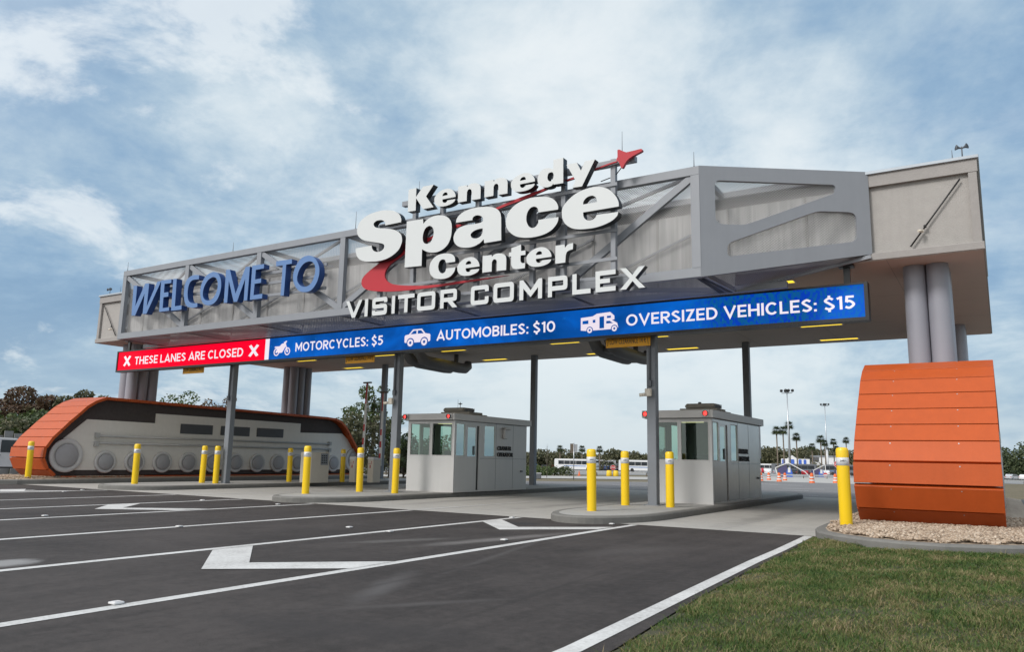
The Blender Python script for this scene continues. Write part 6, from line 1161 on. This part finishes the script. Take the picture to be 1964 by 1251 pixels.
# grey board fence behind the pickup
r = wroot('board_fence', (-51, 26, 0), 'weathered grey board fence behind the pickup at the left', 'fence')
for k in range(10):
    x, y = at(66.0 - k * .52, 50); MB().box(x - .02, x + .02, y - .22, y + .22, -.3, 2.2 - .12 * (k % 3)).build('board', wood_f, r)
# guard rails
def rail(pts, label):
    r = wroot('guard_rail', (pts[0][0], pts[0][1], zg(*pts[0])), label, 'guard rail', 'steel guard rails'); mb = MB(); pst = []
    for (x0, y0), (x1, y1) in zip(pts, pts[1:]):
        for dz in (.50, .64): mb.bar((x0, y0, zg(x0, y0) + dz), (x1, y1, zg(x1, y1) + dz), .05, .11)
        mb.bar((x0, y0, zg(x0, y0) + .57), (x1, y1, zg(x1, y1) + .57), .02, .12); n = max(1, int(math.hypot(x1 - x0, y1 - y0) / 3.5))
        for k in range(n): t = k / n; x, y = x0 + (x1 - x0) * t, y0 + (y1 - y0) * t; pst.append((x, y))
    mb.build('rail', chrome, r)
    for x, y in pst: MB().box(x - .07, x + .07, y + .04, y + .16, zg(x, y) - .1, zg(x, y) + .62).build('rail_post', bark, r)
rail([(-63, 104), (-59.8, 111.9), (-54.5, 113.1), (-46.2, 113.2), (-43.4, 126.5)], 'galvanised guard rail before the coaches in the middle distance')
rail([(-46.5, 47), (-50.0, 52.9), (-51.2, 59.2), (-52.6, 65.8), (-50.4, 69.3)], 'galvanised guard rail behind the steel posts left of the farther booth')
rail([(-8, 160.5), (-2.9, 162.8), (2.8, 164.0), (14, 168)], 'guard rail in front of the cars at the right picture edge')
rail([(-52, 150), (-42, 158), (-33, 160), (-25, 163)], 'low rail behind the orange drums')
# tall light poles
for x, y, h, t in ((-41.2, 185.9, 19.6, 'tall light pole with floodlight cluster, the taller looking left one'), (-51.5, 289.0, 24.2, 'farther light pole with floodlight cluster beside the orange housing')):
    r = empty('light_pole', (x, y, zg(x, y) - .06), t, 'light pole', 'tall light poles'); MB().tube([(0, 0, 0), (0, 0, h - .6)], [.24, .10], 12).build('pole', chrome, r)
    if h > 20: MB().tube([(0, 0, 0), (0, 0, 8.5)], [.45, .42], 12).build('pole_sleeve', white_p, r)
    MB().bar((-1.2, 0, h - .6), (1.2, 0, h - .6), .14, .14).bar((0, -1.0, h - .6), (0, 1.0, h - .6), .14, .14).build('crossarm', steel_dk, r)
    for i, (dx, dy) in enumerate(((-1.2, 0), (-.45, .6), (.45, -.6), (1.2, 0), (0, 1), (0, -1))):
        MB().lathe([(.12, -.28), (.38, .0), (.40, .08), (.16, .4), (0, .44)], 12, M=Matrix.Translation((dx, dy, h - .1)) @ Matrix.Rotation(R(35 * (1 if dx > 0 else -1)), 4, 'Y')).build('floodlight', black_m, r)
# signs
def oct_pts(c, z, rr, n=8): return [(c + rr * math.cos(math.pi / n + 2 * math.pi * k / n), z + rr * math.sin(math.pi / n + 2 * math.pi * k / n)) for k in range(n)]
def stop_sign(x, y, zc, rr, label, word='STOP', n=8):
    r = empty('stop_sign' if word == 'STOP' else 'no_entry_sign', (x, y, zg(x, y) - .05), label, 'road sign', None, math.atan2(-x, y)); MB().tube([(0, .04, 0), (0, .04, zc + rr)], .04, 8).build('pole', chrome, r)
    pl = plate('rim', [oct_pts(0, zc, rr, n)], 0, .02, [retro], r); f = plate('face', [oct_pts(0, zc, rr * .93, n)], -.006, .005, [stop_r], r)
    if word == 'STOP': text('wording', word, -rr * .72, rr * .72, zc - rr * .28, zc + rr * .28, -.012, .004, [retro], f, .02)
    else: MB().box(-rr * .7, rr * .7, -.012, -.0062, zc - rr * .16, zc + rr * .16).build('bar', retro, f)
stop_sign(-49.8, 109.0, 1.30, .42, 'red stop sign standing above yellow drums before the small white car'); stop_sign(-37.3, 223.2, 3.3, .95, 'big red stop sign left of the near right bollard'); stop_sign(-31.1, 171.7, .75, .46, 'round red no entry sign on the paving below the palms', 'no', 24)
r = empty('road_sign_back', (-31.1, 60.1, zg(-31.1, 60.1) - .05), 'back of two grey road sign panels on a thin pole right of the farther booth', 'road sign', None, R(20)); MB().tube([(0, 0, 0), (0, 0, 3.1)], .04, 8).build('pole', chrome, r)
MB().box(-.32, -.02, .03, .05, 2.25, 3.05).build('panel', bark, r); MB().box(.03, .30, .03, .05, 2.3, 3.0).build('panel', chrome, r)
# drums and cones
def drum_proto():
    r = empty('drum'); pr = [(.30, 0), (.30, .06), (.285, .07)]; b = MB(); b.lathe([(.31, -.001), (.31, .07), (.29, .075), (.28, .22)], 18, mi=0)
    for k, (z0, z1) in enumerate(((.22, .38), (.38, .52), (.52, .68), (.68, .82))): b.lathe([(.28 - .03 * k, z0), (.27 - .03 * k, z1)], 18, mi=1 if k % 2 == 0 else 0)
    b.lathe([(.18, .82), (.17, 1.0), (.10, 1.02), (0, 1.03)], 18, mi=0); b.build('body', [barrel_o, retro], r); MB().box(-.07, .07, -.02, .02, 1.028, 1.08).build('handle', barrel_o, r); return r
dp = None
for x, y, t in ((-17.7, 90.0, 'orange drum nearest to the near orange housing but one, in front of the palms'), (-17.0, 99.9, 'orange drum just left of the near right bollard'), (-23.2, 98.8, 'pale faced orange drum in the middle of the drum row'), (-26.3, 115.4, 'smaller orange drum right of the pale faced drum'), (-28.8, 116.5, 'orange drum, right one of the touching pair'), (-29.8, 115.0, 'orange drum, left one of the touching pair'), (-25.6, 99.6, 'orange drum at the right edge of the nearer booth')):
    d = drum_proto() if dp is None else copy_tree(dp)
    if dp is None: dp = d
    d.location = (x, y, zg(x, y) - .01); tag(d, t, 'drum', 'orange traffic drums')
dy = mat('drum_yellow', (0.75, 0.50, 0.02), 0.5)
for i, (x, y) in enumerate(((-49.6, 107.2), (-48.7, 107.6))):
    o = MB().lathe([(.38, 0), (.42, .1), (.36, .75), (.30, .82), (0, .84)], 16).build('impact_drum', dy); o.location = (x, y, zg(x, y)); tag(o, ['left', 'right'][i] + ' yellow drum below the stop sign', 'drum', 'yellow drums below the stop sign')
c = MB().lathe([(.30, 0), (.30, .04), (.16, .05), (.03, .68), (0, .7)], 14).build('traffic_cone', barrel_o); c.location = (-51.9, 102.0, zg(-51.9, 102.0)); tag(c, 'small orange cone between the road sign and the first bollard', 'cone')
r = empty('utility_box', (-34.9, 60.7, zg(-34.9, 60.7)), 'small grey utility box on the verge just right of the farther booth post', 'utility box', None, R(30)); MB().box(-.25, .25, -.2, .2, -.05, .40).build('casing', steel_dk, r, bevel=.04); MB().box(-.27, .27, -.22, .22, .40, .46).build('lid', white_p, r, bevel=.02)
# entrance banner frames (coloured triangular structures)
pan = mat('banner_blue', (0.03, 0.10, 0.42), 0.5, 0, .2, 1.5); pan2 = mat('banner_violet', (0.05, 0.045, 0.12), 0.5, 0, .2, 1.5)
for x, y, s, t in ((-37.5, 166.8, 1.0, 'white framed entrance banner with blue and violet panels left of the tall drum'), (-35.6, 190.0, .85, 'second white framed banner below the farther light pole'), (-33.2, 205.0, .9, 'third white framed banner at the edge of the near right bollard')):
    r = empty('entrance_banner', (x, y, zg(x, y)), t, 'banner frame', 'white framed entrance banners', R(10)); P = [(-1.8, 0), (-2.3, 1.9 * s), (.2, 3.0 * s), (3.4, 1.2 * s), (4.4, 0)] if s == 1.0 else [(-1.2, 0), (-1.3, 1.8 * s), (1.2, 3.4 * s), (1.3, 0)]
    mb = MB()
    for a, b in zip(P, P[1:]): mb.bar((a[0], 0, a[1]), (b[0], 0, b[1]), .16, .16)
    mb.build('frame', retro, r)
    MB().prism([(-1.6, .1), (-1.9, 1.7 * s), (-.1, 2.6 * s), (.2, .1)], -.04, .02, M=TO_XZ).build('panel', pan2, r); MB().prism([(-.3, .1), (-.2, 1.2 * s), (.5, 2.2 * s), (1.0, 1.0 * s), (1.0, .1)], .03, .06, M=TO_XZ).build('panel', pan, r); MB().prism([(.1, 1.0 * s), (.15, 2.0 * s), (.6, 2.0 * s), (.6, 1.0 * s)], .07, .09, M=TO_XZ).build('panel', retro, r)
# far white building with blue lettered hoarding
r = wroot('far_building', (-62, 330, zg(-62, 330)), 'low white building with a blue marked hoarding beyond the palms', 'building'); zb = zg(-62, 330)
MB().box(-67, -54, 328, 340, zb, zb + 6.6).build('wall', white_p, r); MB().box(-67.3, -53.7, 327.6, 340.4, zb + 6.6, zb + 7.0).build('roof', steel, r); MB().box(-65.5, -61.5, 327.9, 327.99, zb + 4.6, zb + 6.3).build('window', louver_m, r)
r = wroot('hoarding', (-66, 300, zg(-66, 300)), 'white hoarding with blue rounded shapes in front of the far building', 'hoarding'); zb = zg(-66, 300)
MB().box(-69.5, -59.5, 300, 300.2, zb + 2.6, zb + 5.3).prism([(-67.5, zb + 5.3), (-65.6, zb + 6.6), (-63.8, zb + 5.3)], -300.2, -300.0, M=TO_XZ).build('board', white_p, r)
for k, (x, w) in enumerate(((-68.6, .9), (-65.7, 1.5), (-62.8, .9), (-61.1, .8))): MB().prism(fillet([(x - w * .6, zb + 3.3, .3), (x + w * .6, zb + 3.3, .3), (x + w * .6, zb + 5.1, .4), (x - w * .6, zb + 5.1, .4)]), -299.99, -299.94, M=Matrix.Rotation(R(90), 4, 'X')).build('marking', pan, r)
mb = MB(); [mb.box(x - .1, x + .1, 300.02, 300.18, zb, zb + 2.6) for x in (-69, -64.5, -60)]; mb.build('leg', steel_dk, r)
# tall sign edge peeking out behind the nearer booth
r = wroot('pole_sign', (-10.2, 39.0, 0), 'narrow blue and grey sign panel seen just past the rear edge of the nearer booth', 'sign'); MB().box(-10.32, -9.98, 38.95, 39.05, 1.5, 3.15).build('panel', steel, r); MB().box(-10.12, -10.0, 38.93, 38.948, 2.35, 2.6).build('marking', retro, r); MB().box(-10.25, -10.17, 39.051, 39.10, -.1, 1.55).build('pole', steel_dk, r)
